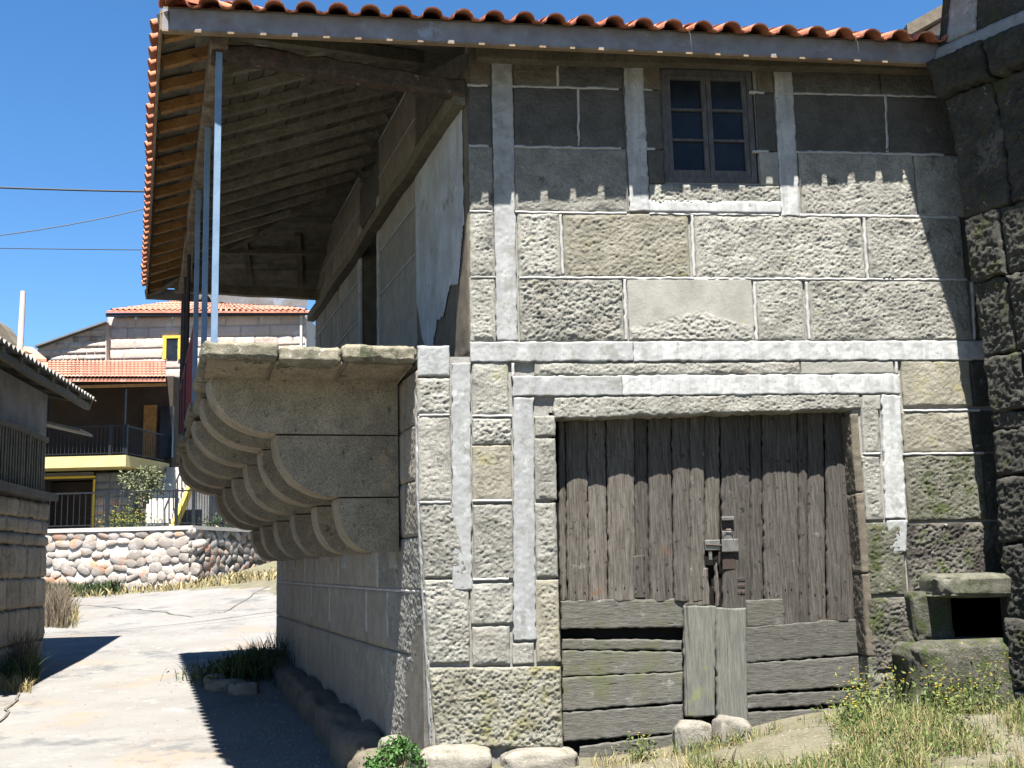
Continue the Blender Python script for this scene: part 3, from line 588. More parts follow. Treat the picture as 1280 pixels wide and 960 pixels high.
for r_ in range(6):
    e2 = list(ej)
    if r_ % 2: e2 = [UW, 9.1, 7.9, 6.9, ud1+.09]
    for i in range(len(e2)-1):
        stonep('stone_block', UM, rect(e2[i+1]+.012, e2[i]-.012, zl[r_]+.012, zl[r_+1]-.012), 'sidewall', up, amp=.004, marg=.03, res=.08, off=.0)
    stonep('stone_block', UM, rect(2.1, ud0-.10, zl[r_]+.012, zl[r_+1]-.012), 'sidewall', up, amp=.004, marg=.03, res=.06)
for z in zl[1:6]:
    stonep('pointing_line', UM, rect(ud1+.09, UW, z-.014, z+.014), 'joint', up, amp=.001, off=.006, res=.1, rim=.004, depth=.03, marg=.01)
    stonep('pointing_line', UM, rect(2.1, ud0-.1, z-.014, z+.014), 'joint', up, amp=.001, off=.006, res=.1, rim=.004, depth=.03, marg=.01)
for t in (ud1+.05, ud0-.05):
    stonep('painted_band', UM, rect(t-.07, t+.07, 3.42, udz+.05), 'band', up, amp=.002, off=.012, res=.05, rim=.005, depth=.04, marg=.01)
stonep('stone_block', UM, rect(.03, 2.1, 3.42, ZT+.06), 'brown', up, amp=.006, marg=.03, res=.04)
tb = lambda A: np.interp(A, [.0, .1, .35, .6, .9, 1.15, 1.45, 1.75, 2.1], [5.1, 4.75, 4.15, 4.2, 3.98, 3.95, 3.62, 3.85, 4.5])
stonep('plaster_sheet', UM, rect(.12, 2.05, 3.5, ZT-.1), 'plaster', up, amp=.003, off=.014, res=.02, marg=.02, cut=lambda A, Z: Z > tb(A)+.10*(fb(A*7, Z*7, 0, 4, 3)-.5))
bb = MB(); bb.bar(K2+V*.0+NS*.07+Z3*(ZT-.27), K2+V*UW+NS*.07+Z3*(ZT-.27), .12, .14, seg=14, wob=.008); bb.build('timber_plate', 'oldrafter', up)
ib = MB(); ib.box(K2+V*(ud0-.3)-NS*1.2+Z3*3.42, V*(ud1-ud0+.6), NS*.05, Z3*2.6); ib.build('dark_room', 'black', up)
dl = MB(); dl.box(K2+V*(ud0)-NS*.22+Z3*3.43, V*.55, NS*.04, Z3*(udz-3.45)); dl.build('door_leaf', 'winwood', up)
# moss and paint at the head of the lower pier, beside the balcony
stub = MB(); stub.box(K+V*.02-NS*.44+Z3*3.31, V*10.9, NS*.44, Z3*.09); stub.build('wall_head', 'mossy', house)

# ---- balcony: slab stones, corbels, posts, railing
balc = bpy.data.objects.new('balcony', None); COL.objects.link(balc); balc.parent = house
balc['label'] = 'long stone balcony on three-tiered rounded corbels'
def BP(s, t, z): return K + NS*s + V*t + Z3*z
SZT, SZB = 3.47, 3.335
def slabstone(s0, s1, t0, t1, zb, zt, seed, m='slab', name='slab_stone', amp=.012, res=.03):
    # box with rough faces built from six panels in one mesh
    vs = []; qs = []; n = 0
    faces = [((s0, t0, zb), (s1-s0, 0, 0), (0, 0, zt-zb), (0, -1, 0)), ((s1, t0, zb), (0, t1-t0, 0), (0, 0, zt-zb), (1, 0, 0)), ((s0, t0, zt), (s1-s0, 0, 0), (0, t1-t0, 0), (0, 0, 1)), ((s0, t1, zb), (s1-s0, 0, 0), (0, 0, zt-zb), (0, 1, 0)), ((s0, t0, zb), (s1-s0, 0, 0), (0, t1-t0, 0), (0, 0, -1)), ((s0, t0, zb), (0, t1-t0, 0), (0, 0, zt-zb), (-1, 0, 0))]
    for (o, a, b, nn) in faces:
        la = np.linalg.norm(a); lb = np.linalg.norm(b); na = max(2, int(la/res)+1); nb = max(2, int(lb/res)+1)
        u, v = np.meshgrid(np.linspace(0, 1, na), np.linspace(0, 1, nb))
        P_ = np.array(o)+u[..., None]*np.array(a)+v[..., None]*np.array(b)
        S_, T_, Q_ = P_[..., 0], P_[..., 1], P_[..., 2]
        cs, ct, cq = (s0+s1)/2, (t0+t1)/2, (zb+zt)/2
        d = sorted  # noqa
        ds = np.minimum(S_-s0, s1-S_); dt = np.minimum(T_-t0, t1-T_); dq = np.minimum(Q_-zb, zt-Q_)
        D3 = np.sort(np.stack([ds, dt, dq], -1), -1)[..., 1]       # distance to the nearest edge
        rr = .03; pull = (1-sst(0, rr, D3))*.014
        n1 = fb(S_*14, T_*14, Q_*14, seed, 3)-.5; n2 = fb(S_*14+9, T_*14, Q_*14, seed+5, 3)-.5; n3 = fb(S_*14, T_*14+9, Q_*14, seed+8, 3)-.5
        P2 = P_ + np.stack([n1, n2, n3], -1)*amp*2.2
        P2 = P2 - np.stack([np.sign(S_-cs)*pull, np.sign(T_-ct)*pull, np.sign(Q_-cq)*pull], -1)
        vs.append(BP(0, 0, 0) + P2[..., 0:1]*NS + P2[..., 1:2]*V + P2[..., 2:3]*Z3)
        q_ = gridq(nb, na)+n; n += na*nb; qs.append(q_)
    me = mesh_np(np.concatenate([v.reshape(-1, 3) for v in vs]), np.concatenate(qs))
    import bmesh
    bm = bmesh.new(); bm.from_mesh(me); bmesh.ops.remove_doubles(bm, verts=bm.verts, dist=.0015); bmesh.ops.recalc_face_normals(bm, faces=bm.faces); bm.to_mesh(me); bm.free()
    return link(name, me, m, balc, smooth=True)
SO = 1.87
sx = lambda x: float((unp(x, 440, K, NF)-K)@NS)
fronts = [(SO, sx(346), 0., .012), (sx(346), sx(425), .03, -.005), (sx(425), sx(522), -.02, .02)]
for i, (a, b, dt, dz) in enumerate(fronts):
    slabstone(b+.001, a-.001, .02+dt, .62, SZB-.01+dz, SZT+dz, 30+i, amp=.014, res=.013)
tcur = .63
for i, ln in enumerate([1.5, 1.35, 1.6, 1.4, 1.7, 1.75]):
    slabstone(.02, SO-(.0, .06, .02, .08, .0, .05)[i], tcur, tcur+ln-.01, SZB+(.0, -.05, .0, .02, -.04, .0)[i], SZT-.01, 50+i, res=.05); tcur += ln
# hollowed soffit course between the slab edge and the first corbel
CM = lambda a, v, o: K + np.multiply.outer(a, NS) + np.multiply.outer(.10+v*1.0, V) + np.multiply.outer(3.345-.12*v**1.6-np.asarray(o), Z3)
for (a, b) in ((.02, .615), (.62, 1.245), (1.25, 1.83)):
    stonep('soffit_stone', CM, [(a, 0), (b, 0), (b, .70), (a, .70)], 'corbel', balc, amp=.016, marg=.05, res=.015, rim=.01, off=0., depth=-.02, jit=.0)
def corbel(t0, t1, s1, s0c, zt, zb, seed):
    # profile in (s, z): flat top, quarter-round nose
    n = 14; prof = [(0.02, zt), (s1, zt)]
    for i in range(1, n+1):
        th = i/n*pi/2; prof.append((s0c+(s1-s0c)*cos(th), zt-.05-(zt-.05-zb)*sin(th)))
    prof.insert(2, (s1+.005, zt-.03)); prof.append((0.02, zb))
    nt = 5; seg = [t0, t0+.02, t0+.06, (t0+t1)/2, t1-.06, t1-.02, t1]
    m_ = MB(); vs = []
    pc = np.array([.4, (zt+zb)/2])
    for k, t in enumerate(seg):
        e = .985 if k in (0, len(seg)-1) else 1.
        for (s, z) in prof:
            jx = (vn(s*9+seed, z*9, t*5, seed)-.5)*.018
            ss = s if s < .03 else pc[0]+(s-pc[0])*e+jx; zz = pc[1]+(z-pc[1])*e+(vn(s*7, z*9+seed, t*5, seed+2)-.5)*.012
            vs.append(BP(ss, t, zz))
    n = len(prof); fs = []
    for k in range(len(seg)-1):
        for j in range(n): fs.append((k*n+j, k*n+(j+1) % n, (k+1)*n+(j+1) % n, (k+1)*n+j))
    fs.append(tuple(range(n))[::-1]); fs.append(tuple(range((len(seg)-1)*n, len(seg)*n)))
    m_.add(vs, fs); me = m_.mesh()
    import bmesh
    bm = bmesh.new(); bm.from_mesh(me); bmesh.ops.recalc_face_normals(bm, faces=bm.faces); bm.to_mesh(me); bm.free()
    link('corbel_stone', me, 'corbel', balc)
for i, (t0, t1) in enumerate([(.76, 1.20), (2.12, 2.58), (3.95, 4.42), (5.85, 6.32), (7.70, 8.15), (9.35, 9.80)]):
    corbel(t0, t1, 1.77, 1.14, 3.29, 2.775, 3+i); corbel(t0, t1, 1.16, .60, 2.765, 2.19, 13+i); corbel(t0, t1, .585, .26, 2.18, 1.675, 23+i)
# posts
PS = 1.77
for i, (t, m) in enumerate([(.06, 'bluepaint'), (1.85, 'bluepaint'), (3.9, 'bluepaint')]):
    b = MB(); b.bar(BP(PS, t, SZT-.01), BP(PS, t, ZT-.03), 0.056, .056, up=V, chf=.08); b.build('post', m, balc)
for i, t in enumerate((6.8, 8.2, 9.3)):
    b = MB(); b.tube([BP(PS, t, SZT-.02), BP(PS, t, ZT-.03)], .028, 8); b.build('post', 'rust', balc)
rl = MB(); rl.bar(BP(PS, 3.95, SZT+1.02), BP(PS, 9.3, SZT+1.02), .04, .03); rl.bar(BP(PS, 3.95, SZT+.08), BP(PS, 9.3, SZT+.08), .03, .03)
rail = rl.build('railing', 'redpaint', balc)
pb = MB(); pb.bar(BP(PS, 0, 0), BP(PS, 0, .91), .014, .014, up=V); pm = pb.mesh(); pm.materials.append(M['redpaint'])
for k in range(46):
    o = bpy.data.objects.new('baluster', pm); COL.objects.link(o); o.parent = rail; o.location = tuple(V*(4.05+k*.115)+Z3*(SZT+.095))
# ------------------------------------------------------------------ roof
SLP = tan(radians(21)); OFL, OFR = .575, .35                # front overhang left, right
EC = K + NS*2.2565 ; 
def front_eave(a):                                          # point of the front eave line
    return None
Pl = unp(203, 36, K+NF*OFL, NF); Pr = unp(1172, 62, K+NF*OFR, NF)
EZ = 6.28
Pl[2] = EZ; Pr[2] = EZ
UE = (Pr-Pl); UE[2] = 0; LE = np.linalg.norm(UE); UE /= LE; NE = np.array([UE[1], -UE[0], 0.])   # outward of front eave
Pb = unp(184, 374, np.array([0, 0, EZ-.12]), Z3); Pb[2] = EZ; VE = Pb-Pl; VE[2] = 0; LV = np.linalg.norm(VE); VE /= LV; NW = np.array([-VE[1], VE[0], 0.])
NB_ = -NE                                                    # outward of far eave
def dF(p): return (Pl-p)@NE
def dL(p): return (Pl-p)@NW
def dB(p): return (Pb-p)@NB_
def clip_line(p0, dr, d, own, others):
    """interval of t along dr where the point is nearer its own eave than the others"""
    lo, hi = -20., 40.
    for o in others:
        f0 = o(p0)-d; f1 = o(p0+dr)-d; g = f1-f0
        if abs(g) < 1e-6:
            if f0 < 0: return None
            continue
        r_ = -f0/g
        if g > 0: lo = max(lo, r_)
        else: hi = min(hi, r_)
    return (lo, hi) if hi > lo else None
roof = bpy.data.objects.new('roof', None); COL.objects.link(roof); roof.parent = house
roof['label'] = 'red tiled hipped roof with wide open eaves'
DM_ = 4.9; RX = 12.5
planes = [('F', Pl, UE, NE, dF, (dL,), RX), ('L', Pl, VE, NW, dL, (dF, dB), LV), ('B', Pb, UE, NB_, dB, (dL,), RX)]
def rp(p0, dr, nout, t, d, lift=0.): return p0 + dr*t - nout*d + Z3*(d*SLP+lift)
# decking sheet (solid)
for (nm, p0, dr, no, own, oth, ln) in planes:
    pts = []
    ds = np.linspace(0, DM_, 12); lowp = []; hip = []
    for d in ds:
        iv = clip_line(p0-no*d, dr, d, own, oth)
        if iv is None: break
        lo, hi = iv; hi = min(hi, ln); lo = max(lo, -.5)
        if hi-lo < .01: break
        lowp.append(rp(p0, dr, no, lo, d, .075)); hip.append(rp(p0, dr, no, hi, d, .075))
    b = MB(); n = len(lowp); vs = lowp+hip; vs2 = [v+Z3*.03 for v in vs]
    fs = []
    for i in range(n-1): fs += [(i, i+1, n+i+1, n+i), (2*n+i, 2*n+n+i, 2*n+n+i+1, 2*n+i+1)]
    fs += [(0, n, 3*n, 2*n)]
    b.add(vs+vs2, fs); b.build('roof_deck', 'board', roof)
    # boards under the deck
    wd = .15
    for j in range(2, 20 if nm != 'F' else 8):
        d = j*wd+.01
        iv = clip_line(p0-no*d, dr, d, own, oth)
        if iv is None: continue
        lo, hi = max(iv[0], -.5), min(iv[1], ln)
        if hi-lo < .2: continue
        t = lo
        while t < hi-.05:
            l_ = min(random.uniform(.9, 1.9), hi-t)
            if nm == 'L' or nm == 'B':
                bm_ = MB(); dz = random.uniform(-.008, .006)
                bm_.box(rp(p0, dr, no, t+.004, d, .045+dz), dr*(l_-.008), -no*(wd-.012)+Z3*(wd-.012)*SLP, Z3*.018)
                bm_.build('roof_board', 'board', roof)
            t += l_
            if nm == 'F': break
# rafters
def rafter(p0, dr, no, t, d0, d1, m, wdt=.085, ht=.10, dz=0.):
    b = MB(); a = rp(p0, dr, no, t, d0, -.01+dz); c = rp(p0, dr, no, t, d1, -.01+dz)
    b.bar(a, c, wdt, ht, seg=4, wob=.003); b.build('rafter', m, roof)
dbeam = float(dL(BP(PS+.01, 4, 0)))
k = 0; t = .35
while t < LV-.2:
    iv = None
    # largest d where the left plane still owns this t
    dmax = 0
    for d in np.linspace(.05, 2.9, 58):
        iv = clip_line(Pl-NW*d, VE, d, dL, (dF, dB))
        if iv and iv[0] <= t <= iv[1]: dmax = d
    if dmax > .2:
        rafter(Pl, VE, NW, t, .02, min(dmax, dbeam), 'rafter')
        if dmax > dbeam+.1: rafter(Pl, VE, NW, t, dbeam+.002, dmax, 'palerafter')
    t += .56
for i in range(12):
    t = .62+i*.60
    dmx = min(.62, max(.1, t-.05)); rafter(Pl, UE, NE, t, .03, dmx, 'oldrafter', .09, .09)
for t in (.9, 1.75, 2.6):
    rafter(Pb, UE, NB_, t, .03, min(1.6, t-.1), 'rafter' if t < .5 else 'oldrafter', .09, .09)
# hip rafters
for (p0, sgn) in ((Pl, 1), (Pb, -1)):
    dd = 2.9
    iv = clip_line(Pl-NW*dd, VE, dd, dL, (dF, dB)); e = rp(Pl, VE, NW, iv[0] if sgn > 0 else iv[1], dd, -.02)
    b = MB(); b.bar(p0+Z3*-.02, e, .12, .13, seg=6, wob=.004); b.build('hip_rafter', 'oldrafter', roof)
# beams
ZB = ZT-.0
b = MB(); b.bar(BP(PS, -.02, ZT+.07), BP(PS, 9.1, ZT+.04), .15, .17, seg=14, wob=.010, chf=.2); b.build('eave_beam', 'palebeam', roof)
b = MB(); pa = BP(PS+.05, .12, ZT+.0); pb_ = FM(A2-.02, ZT-.17, -.05)
b.bar(pa, pb_, .16, .17, seg=14, wob=.008, chf=.3); b.build('cross_beam', 'darkbeam', roof)
b = MB(); b.bar(BP(1.9, 9.25, ZT+.06), BP(-.5, 9.25, ZT+.06), .14, .16, seg=6, wob=.006); b.build('far_beam', 'oldrafter', roof)
bb_ = MB(); bb_.bar(rp(Pb, UE, NB_, .4, 1.2, -.06), rp(Pb, UE, NB_, 3.2, 1.2, -.06), .1, .06, seg=5, wob=.004); bb_.build('purlin', 'oldrafter', roof)
# fascia
b = MB(); b.box(Pl+NE*.0-Z3*.115, UE*9.5, NE*.022, Z3*.19); b.build('fascia_board', 'fascia', roof)
b = MB(); b.box(Pl-UE*.0+NE*.0-Z3*.135-NE*.03, UE*9.5, NE*.06, Z3*.018); b.build('fascia_lip', 'edgewood', roof)
b = MB(); b.box(Pl-Z3*.11+NW*.002, VE*LV, NW*.022, Z3*.185); b.build('fascia_board', 'edgewood', roof)
b = MB(); b.box(Pb-Z3*.12+NW*.026-NB_*.0, -NW*2.75+UE*0, NB_*.022, Z3*.195); b.build('fascia_board', 'fascia', roof)
# tiles
def tile_mesh(L_=.42, notch=.0):
    pw = .275; prof = []
    for i in range(9):
        th = pi*i/8; prof.append((-.088*cos(th), .02+.068*sin(th)))
    prof += [(.115, .010), (.14, .006), (.165, .010), (.197, .024)]
    vs = []; n = len(prof)
    for (y, sc_, dz) in ((0, 1., 0.0), (L_, .96, -.012)):
        for th_ in (0, -.014):
            for i, (x, z) in enumerate(prof):
                yy = notch if (y == 0 and i in (10, 11, 12)) else y
                vs.append((x*sc_, yy, (z+dz)+(th_ if z < .03 else th_)))
    fs = []
    for i in range(n-1):
        fs += [(i, i+1, 2*n+i+1, 2*n+i), (n+i, 3*n+i, 3*n+i+1, n+i+1), (i, n+i, n+i+1, i+1), (2*n+i, 2*n+i+1, 3*n+i+1, 3*n+i)]
    fs += [(0, 2*n, 3*n, n), (n-1, 2*n-1, 4*n-1, 3*n-1)]
    return vs, fs
tv, tf = tile_mesh(.42, .052); TM = bpy.data.meshes.new('m'); TM.from_pydata(tv, [], tf); TM.update(); TM.materials.append(M['tile'])
for p_ in TM.polygons: p_.use_smooth = False
tv2, tf2 = tile_mesh(.42, 0); tv2 = np.array(tv2)
allv = []; allf = []; nall = 0; PW = .275
for (nm, p0, dr, no, own, oth, ln) in planes:
    up_ = (-no+Z3*SLP); up_ /= np.linalg.norm(up_); acr = dr if np.dot(np.cross(dr, up_), Z3) > 0 else -dr; nrm = np.cross(acr, up_)
    rows = int(DM_/.36)
    for r_ in range(rows):
        d = (-.15 if nm == 'F' else -.08) + r_*.36*cos(atan(SLP))
        iv = clip_line(p0-no*(d+.15), dr, d+.15, own, oth)
        if iv is None: continue
        lo, hi = max(iv[0], -3), min(iv[1], ln)
        if r_ == 0 and nm in 'FL': lo = max(iv[0], 0)-.0
        i0 = int(math.ceil((lo)/PW-.2)); 
        for i in range(i0, int(hi/PW)+1):
            t = i*PW+.13
            if t > hi+.05: continue
            o_ = rp(p0, dr, no, t, d, .105 + .008*(1 if r_ else 0))
            Rm = np.stack([acr, up_, nrm], 1)
            if nm != 'B' and r_ == 0 or (nm == 'F' and r_ == 1) or (nm == 'L' and r_ == 1):
                ob = bpy.data.objects.new('roof_tile', TM); COL.objects.link(ob); ob.parent = roof
                yaw = random.gauss(0, .012)
                mm = mathutils.Matrix([[*Rm[0], o_[0]], [*Rm[1], o_[1]], [*Rm[2], o_[2]], [0, 0, 0, 1]]) @ mathutils.Matrix.Rotation(yaw, 4, 'Z') @ mathutils.Matrix.Translation((random.gauss(0, .003), random.gauss(0, .006), random.uniform(-.003, .003)))
                ob.matrix_world = mm
            else:
                allv.append(tv2@Rm.T+o_); allf.append([tuple(nall+x for x in f) for f in tf2]); nall += len(tv2)
me = bpy.data.meshes.new('m'); me.from_pydata(np.concatenate(allv).tolist(), [], [f for g in allf for f in g]); me.update()
link('roof_tile', me, 'tile', roof, kind='stuff')
# hip caps
for (p0, sgn) in ((Pl, 1), (Pb, -1)):
    dd = 4.6; iv = clip_line(Pl-NW*dd, VE, dd, dL, (dF, dB))
    e = rp(Pl, VE, NW, iv[0] if sgn > 0 else iv[1], dd, .0); s0 = p0+Z3*.0; dv_ = e-s0; Ln = np.linalg.norm(dv_); dv_ /= Ln
    sdv = np.cross(dv_, Z3); sdv /= np.linalg.norm(sdv); upv = np.cross(sdv, dv_)
    for k in range(int(Ln/.36)):
        c0 = s0+dv_*(k*.36+.10)+upv*.125; vs = []
        for (y, r1) in ((0, .125), (.42, .105)):
            for rr in (r1, r1-.014):
                for j in range(9):
                    th = pi*j/8; vs.append(c0+dv_*y+sdv*(-cos(th)*rr)+upv*(sin(th)*rr*.9+(.012 if y == 0 else 0)))
        fs = []
        for j in range(8): fs += [(j, 18+j, 18+j+1, j+1), (9+j, 9+j+1, 27+j+1, 27+j), (j, j+1, 9+j+1, 9+j), (18+j, 27+j, 27+j+1, 18+j+1)]
        MB().add(vs, fs).build('hip_tile', 'tile', roof)

# foot of the walls: kerb boulders
def boulder(px, py, wpx, hpx, plane_off=.1, m='whitestone', parent=None, name='kerb_stone', sd_=None, side_=False, dpt=None, **k):
    p = unp(px, py, K+NF*plane_off, NF) if not side_ else unp(px, py, K+NS*plane_off, NS)
    dist = p[1]/1400*.98; sc_ = (wpx/2*dist, (dpt or wpx/2*dist), hpx/2*dist)
    return rock(name, tuple(p), sc_, m, parent, rot=(0, 0, -radians(83.2-90)), seed=sd_, **k)
boulder(570, 950, 88, 34, .06, 'whitestone', house, sd_=3, dpt=.2); boulder(675, 953, 98, 34, .06, 'whitestone', house, sd_=4, dpt=.2); boulder(490, 938, 34, 34, -.1, 'whitestone', house, sd_=5, dpt=.2)
for i, (t, l_, hh_) in enumerate([(1.15, .38, .22), (2.1, .6, .30), (3.4, .65, .28), (4.75, .6, .26), (6.1, .7, .24), (7.6, .7, .2), (9.2, .7, .2), (10.5, .6, .18)]):
    p = BP(.12, t, 0); rock('kerb_stone', (p[0], p[1], HZ(p[0]-.4, p[1])+hh_*.15), (.27, l_, hh_*1.1), 'brown', house, rot=(random.uniform(-.06, .06), random.uniform(-.1, .1), radians(18.3)), seed=40+i, sq=.6, rough=.26)

# =================================================================== OUTBUILDING ON THE RIGHT (its wall comes towards the camera)
outb = thing('stone_outbuilding', K, 'dark lichened rough stone building at the right edge of the photo', 'building')
W_ = np.array([.524, -.852, 0.]); W_ /= np.linalg.norm(W_); NR = np.array([W_[1], -W_[0], 0.])
if NR[0] > 0: NR = -NR
_cy = [(0, 1177), (90, 1168), (140, 1186), (200, 1199), (300, 1208), (400, 1223), (500, 1236), (560, 1244), (700, 1252), (800, 1260), (930, 1272)]
_cz = []; 
for (y, x) in _cy:
    p = unp(x, y, K+NF*.38, NF); _cz.append((p[2], (p-K)@U))
_cz.sort(); _czz = [c[0] for c in _cz]; _cza = [c[1] for c in _cz]; _cza_top = _cza[-1]
def OM(b, z, o):
    a = np.interp(z, _czz+[_czz[-1]+1.5], _cza+[_cza_top-.05])
    b = np.asarray(b, float); a = a*(1-np.clip(b/3., 0, 1)) + np.clip(b/3., 0, 1)*max(_cza)
    return K + NF*.38 + np.multiply.outer(a, U) + np.multiply.outer(b, W_) + np.multiply.outer(np.asarray(z, float), Z3) + np.multiply.outer(np.asarray(o, float), NR)
bk = MB(); _am = max(_cza)
c0 = K+NF*.38+U*(_am+.05)
bk.box(c0-NR*.6-Z3*.8+W_*.02, W_*5, NR*.55, Z3*8.0)
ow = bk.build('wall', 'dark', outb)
ledge = unp(1205, 74, K+NF*.38, NF)[2]
zr_ = [-.6, .35, .95, 1.62, 2.2, 2.62, 2.78, 3.3, 4.0, 4.62, ledge-.42, ledge-.06, ledge+.10, ledge+.8, 7.2]
for r_ in range(len(zr_)-1):
    t = 0
    if abs(zr_[r_]-(ledge-.06)) < .01: continue
    while t < 4.6:
        l_ = random.uniform(.35, .8) if t else random.uniform(.3, .6)
        prot = .03 if zr_[r_] < ledge-.5 else (.12 if abs(zr_[r_]-(ledge-.42)) < .01 else 0)
        big = zr_[r_] < ledge+.05
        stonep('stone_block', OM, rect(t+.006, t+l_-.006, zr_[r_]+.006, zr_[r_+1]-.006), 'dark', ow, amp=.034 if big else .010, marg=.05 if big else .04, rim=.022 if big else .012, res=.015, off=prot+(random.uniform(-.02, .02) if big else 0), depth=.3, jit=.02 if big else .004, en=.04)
        t += l_
stonep('painted_band', OM, rect(0, 4.6, ledge-.055, ledge+.095), 'bandgrey', ow, amp=.003, marg=.01, off=.02, res=.03, rim=.006, depth=.1)
b0 = .12; stonep('painted_band', OM, rect(b0, b0+.28, ledge+.11, 7.2), 'bandgrey', ow, amp=.003, marg=.01, off=.03, res=.03, rim=.006, depth=.06)
for (b_, w_, z0, z1) in ((.20, .26, 4.98, 5.32), (.62, .4, 3.24, 3.40)):
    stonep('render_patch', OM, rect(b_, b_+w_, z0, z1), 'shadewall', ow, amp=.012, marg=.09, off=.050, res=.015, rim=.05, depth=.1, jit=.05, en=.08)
# end face towards the main house, in rough quoins
QN = -W_
def QM(b, z, o):
    a = np.interp(z, _czz+[_czz[-1]+1.5], _cza+[_cza_top-.05]); 
    return K + NF*.38 + np.multiply.outer(a, U) + np.multiply.outer(-np.asarray(b, float), NR) + np.multiply.outer(np.asarray(z, float), Z3) + np.multiply.outer(np.asarray(o, float), QN)
for r_ in range(len(zr_)-1):
    stonep('quoin_stone', QM, [(-.0, zr_[r_]+.006), (.5, zr_[r_]+.006), (.5, zr_[r_+1]-.006), (-.0, zr_[r_+1]-.006)], 'dark', ow, amp=.02, marg=.06, rim=.02, res=.03, off=.0, depth=.05)
ev = MB(); ev.box(K+NF*.38+U*(np.interp(5.2, _czz, _cza)-.26)+Z3*7.15-W_*.32-NR*.6, W_*6, NR*.95, Z3*.06); ev.build('roof_eave', 'oldrafter', outb)

# stone trough in the nook
tr = thing('stone_trough', K, 'mossy stone feeding trough under a sunlit slab, in the nook right of the door', 'trough')
def slabrock(x0, x1, y0, y1, off, dep, m, name, parent, **k):
    p0 = unp(x0, y1, K+NF*off, NF); p1 = unp(x1, y0, K+NF*off, NF); c = (p0+p1)/2-NF*dep/2
    a = abs((p1-p0)@U)/2; h = abs(p1[2]-p0[2])/2
    return rock(name, tuple(c), (a*1.06, dep/2*1.05, h*1.08), m, parent, rot=(0, 0, radians(6.8)), sq=.38, rough=.15, n=5, **k)
slabrock(1156, 1292, 804, 905, .42, .60, 'mossdark', 'basin', tr, seed=2)
slabrock(1178, 1292, 716, 748, .44, .62, 'mossy', 'lid_slab', tr, seed=9)
slabrock(1147, 1192, 741, 803, .16, .40, 'mossdark', 'side_stone', tr, seed=12)
slabrock(1140, 1165, 790, 860, .10, .3, 'mossdark', 'side_stone', tr, seed=14)
rg = rock('cloth_rag', tuple(unp(1151, 850, K+NF*.30, NF)), (.035, .03, .07), 'pinkrag', None, seed=8, n=3, label='crumpled pink rag beside the stone trough', cat='rag')

# doorstep stones and concrete lump
def fp(x, y, off): return unp(x, y, K+NF*off, NF)
p = fp(866, 926, .18); rock('boulder', tuple(p), (.165, .12, .165), 'whitestone', None, seed=21, sq=.5, rough=.2, label='squared rough stone under the left door post', cat='stone')
p = fp(915, 918, .20); rock('boulder', tuple(p), (.16, .13, .15), 'whitestone', None, seed=24, sq=.55, rough=.22, rot=(0, .2, .3), label='rounded rough stone under the right door post', cat='stone')
p = fp(985, 958, .30); rock('concrete_apron', tuple(p), (.62, .34, .17), 'cap', None, seed=5, sq=.9, rough=.12, rot=(0, -.05, .1), label='pale worn concrete lump sloping up before the right door leaf', cat='concrete')

# =================================================================== SHED ON THE LEFT
shed = thing('stone_shed', K, 'stone shed with corrugated sheet roof and slatted opening at the left edge', 'shed')
S0 = unp(50, 829, np.array([0, 0, -.06]), Z3); T_ = -dirv(-8.0); NH = np.array([-T_[1], T_[0], 0.]);
if NH[0] < 0: NH = -NH
def HM(t, z, o): return S0*np.array([1, 1, 0]) + np.multiply.outer(np.asarray(t, float), T_) + np.multiply.outer(np.asarray(z, float), Z3) + np.multiply.outer(np.asarray(o, float), NH)
def shp(x, y):
    p = unp(x, y, S0, NH); return float((p-S0)@T_), float(p[2])
hz = lambda y: shp(47, y)[1]
bk = MB(); bk.box(HM(.03, -.8, -4.0), T_*9.0, NH*3.95, Z3*(hz(627)+.8)); bk.box(HM(.03, hz(627), -4.0), T_*9.0, NH*3.95, Z3*(hz(485)-hz(627)))
sh = bk.build('wall', 'shedplaster', shed)
rows_ = [hz(860), hz(800), hz(758), hz(722), hz(683), hz(668), hz(650), hz(627)]
for r_ in range(len(rows_)-1):
    t = -.02 if r_ % 2 else -.02
    while t < 6:
        l_ = random.uniform(.45, .95) if t > 0 else (.45 if r_ % 2 else .75)
        stonep('stone_block', HM, rect(t+.01, t+l_-.01, rows_[r_]+.01, rows_[r_+1]-.01), 'shedstone', sh, amp=.03, marg=.08, rim=.04, res=.035, off=.05, depth=.1, jit=.03)
        t += l_
b = MB(); b.bar(HM(-.1, hz(620), .1), HM(6, hz(620), .1), .16, .14, seg=8, wob=.01); b.build('beam', 'oldrafter', shed)
b = MB(); b.bar(HM(.45, hz(548), .08), HM(6, hz(548), .08), .07, .09, seg=8, wob=.006); b.build('beam', 'oldrafter', shed)
bk = MB(); bk.box(HM(.5, hz(612), .01), T_*5.5, NH*.02, Z3*(hz(550)-hz(612))); bk.build('opening', 'black', shed)
for i in range(34):
    b = MB(); t = .55+i*.155; b.bar(HM(t, hz(614), .07), HM(t, hz(549), .07), .07, .02, up=NH, wob=.003); b.build('slat', 'oldrafter', shed)
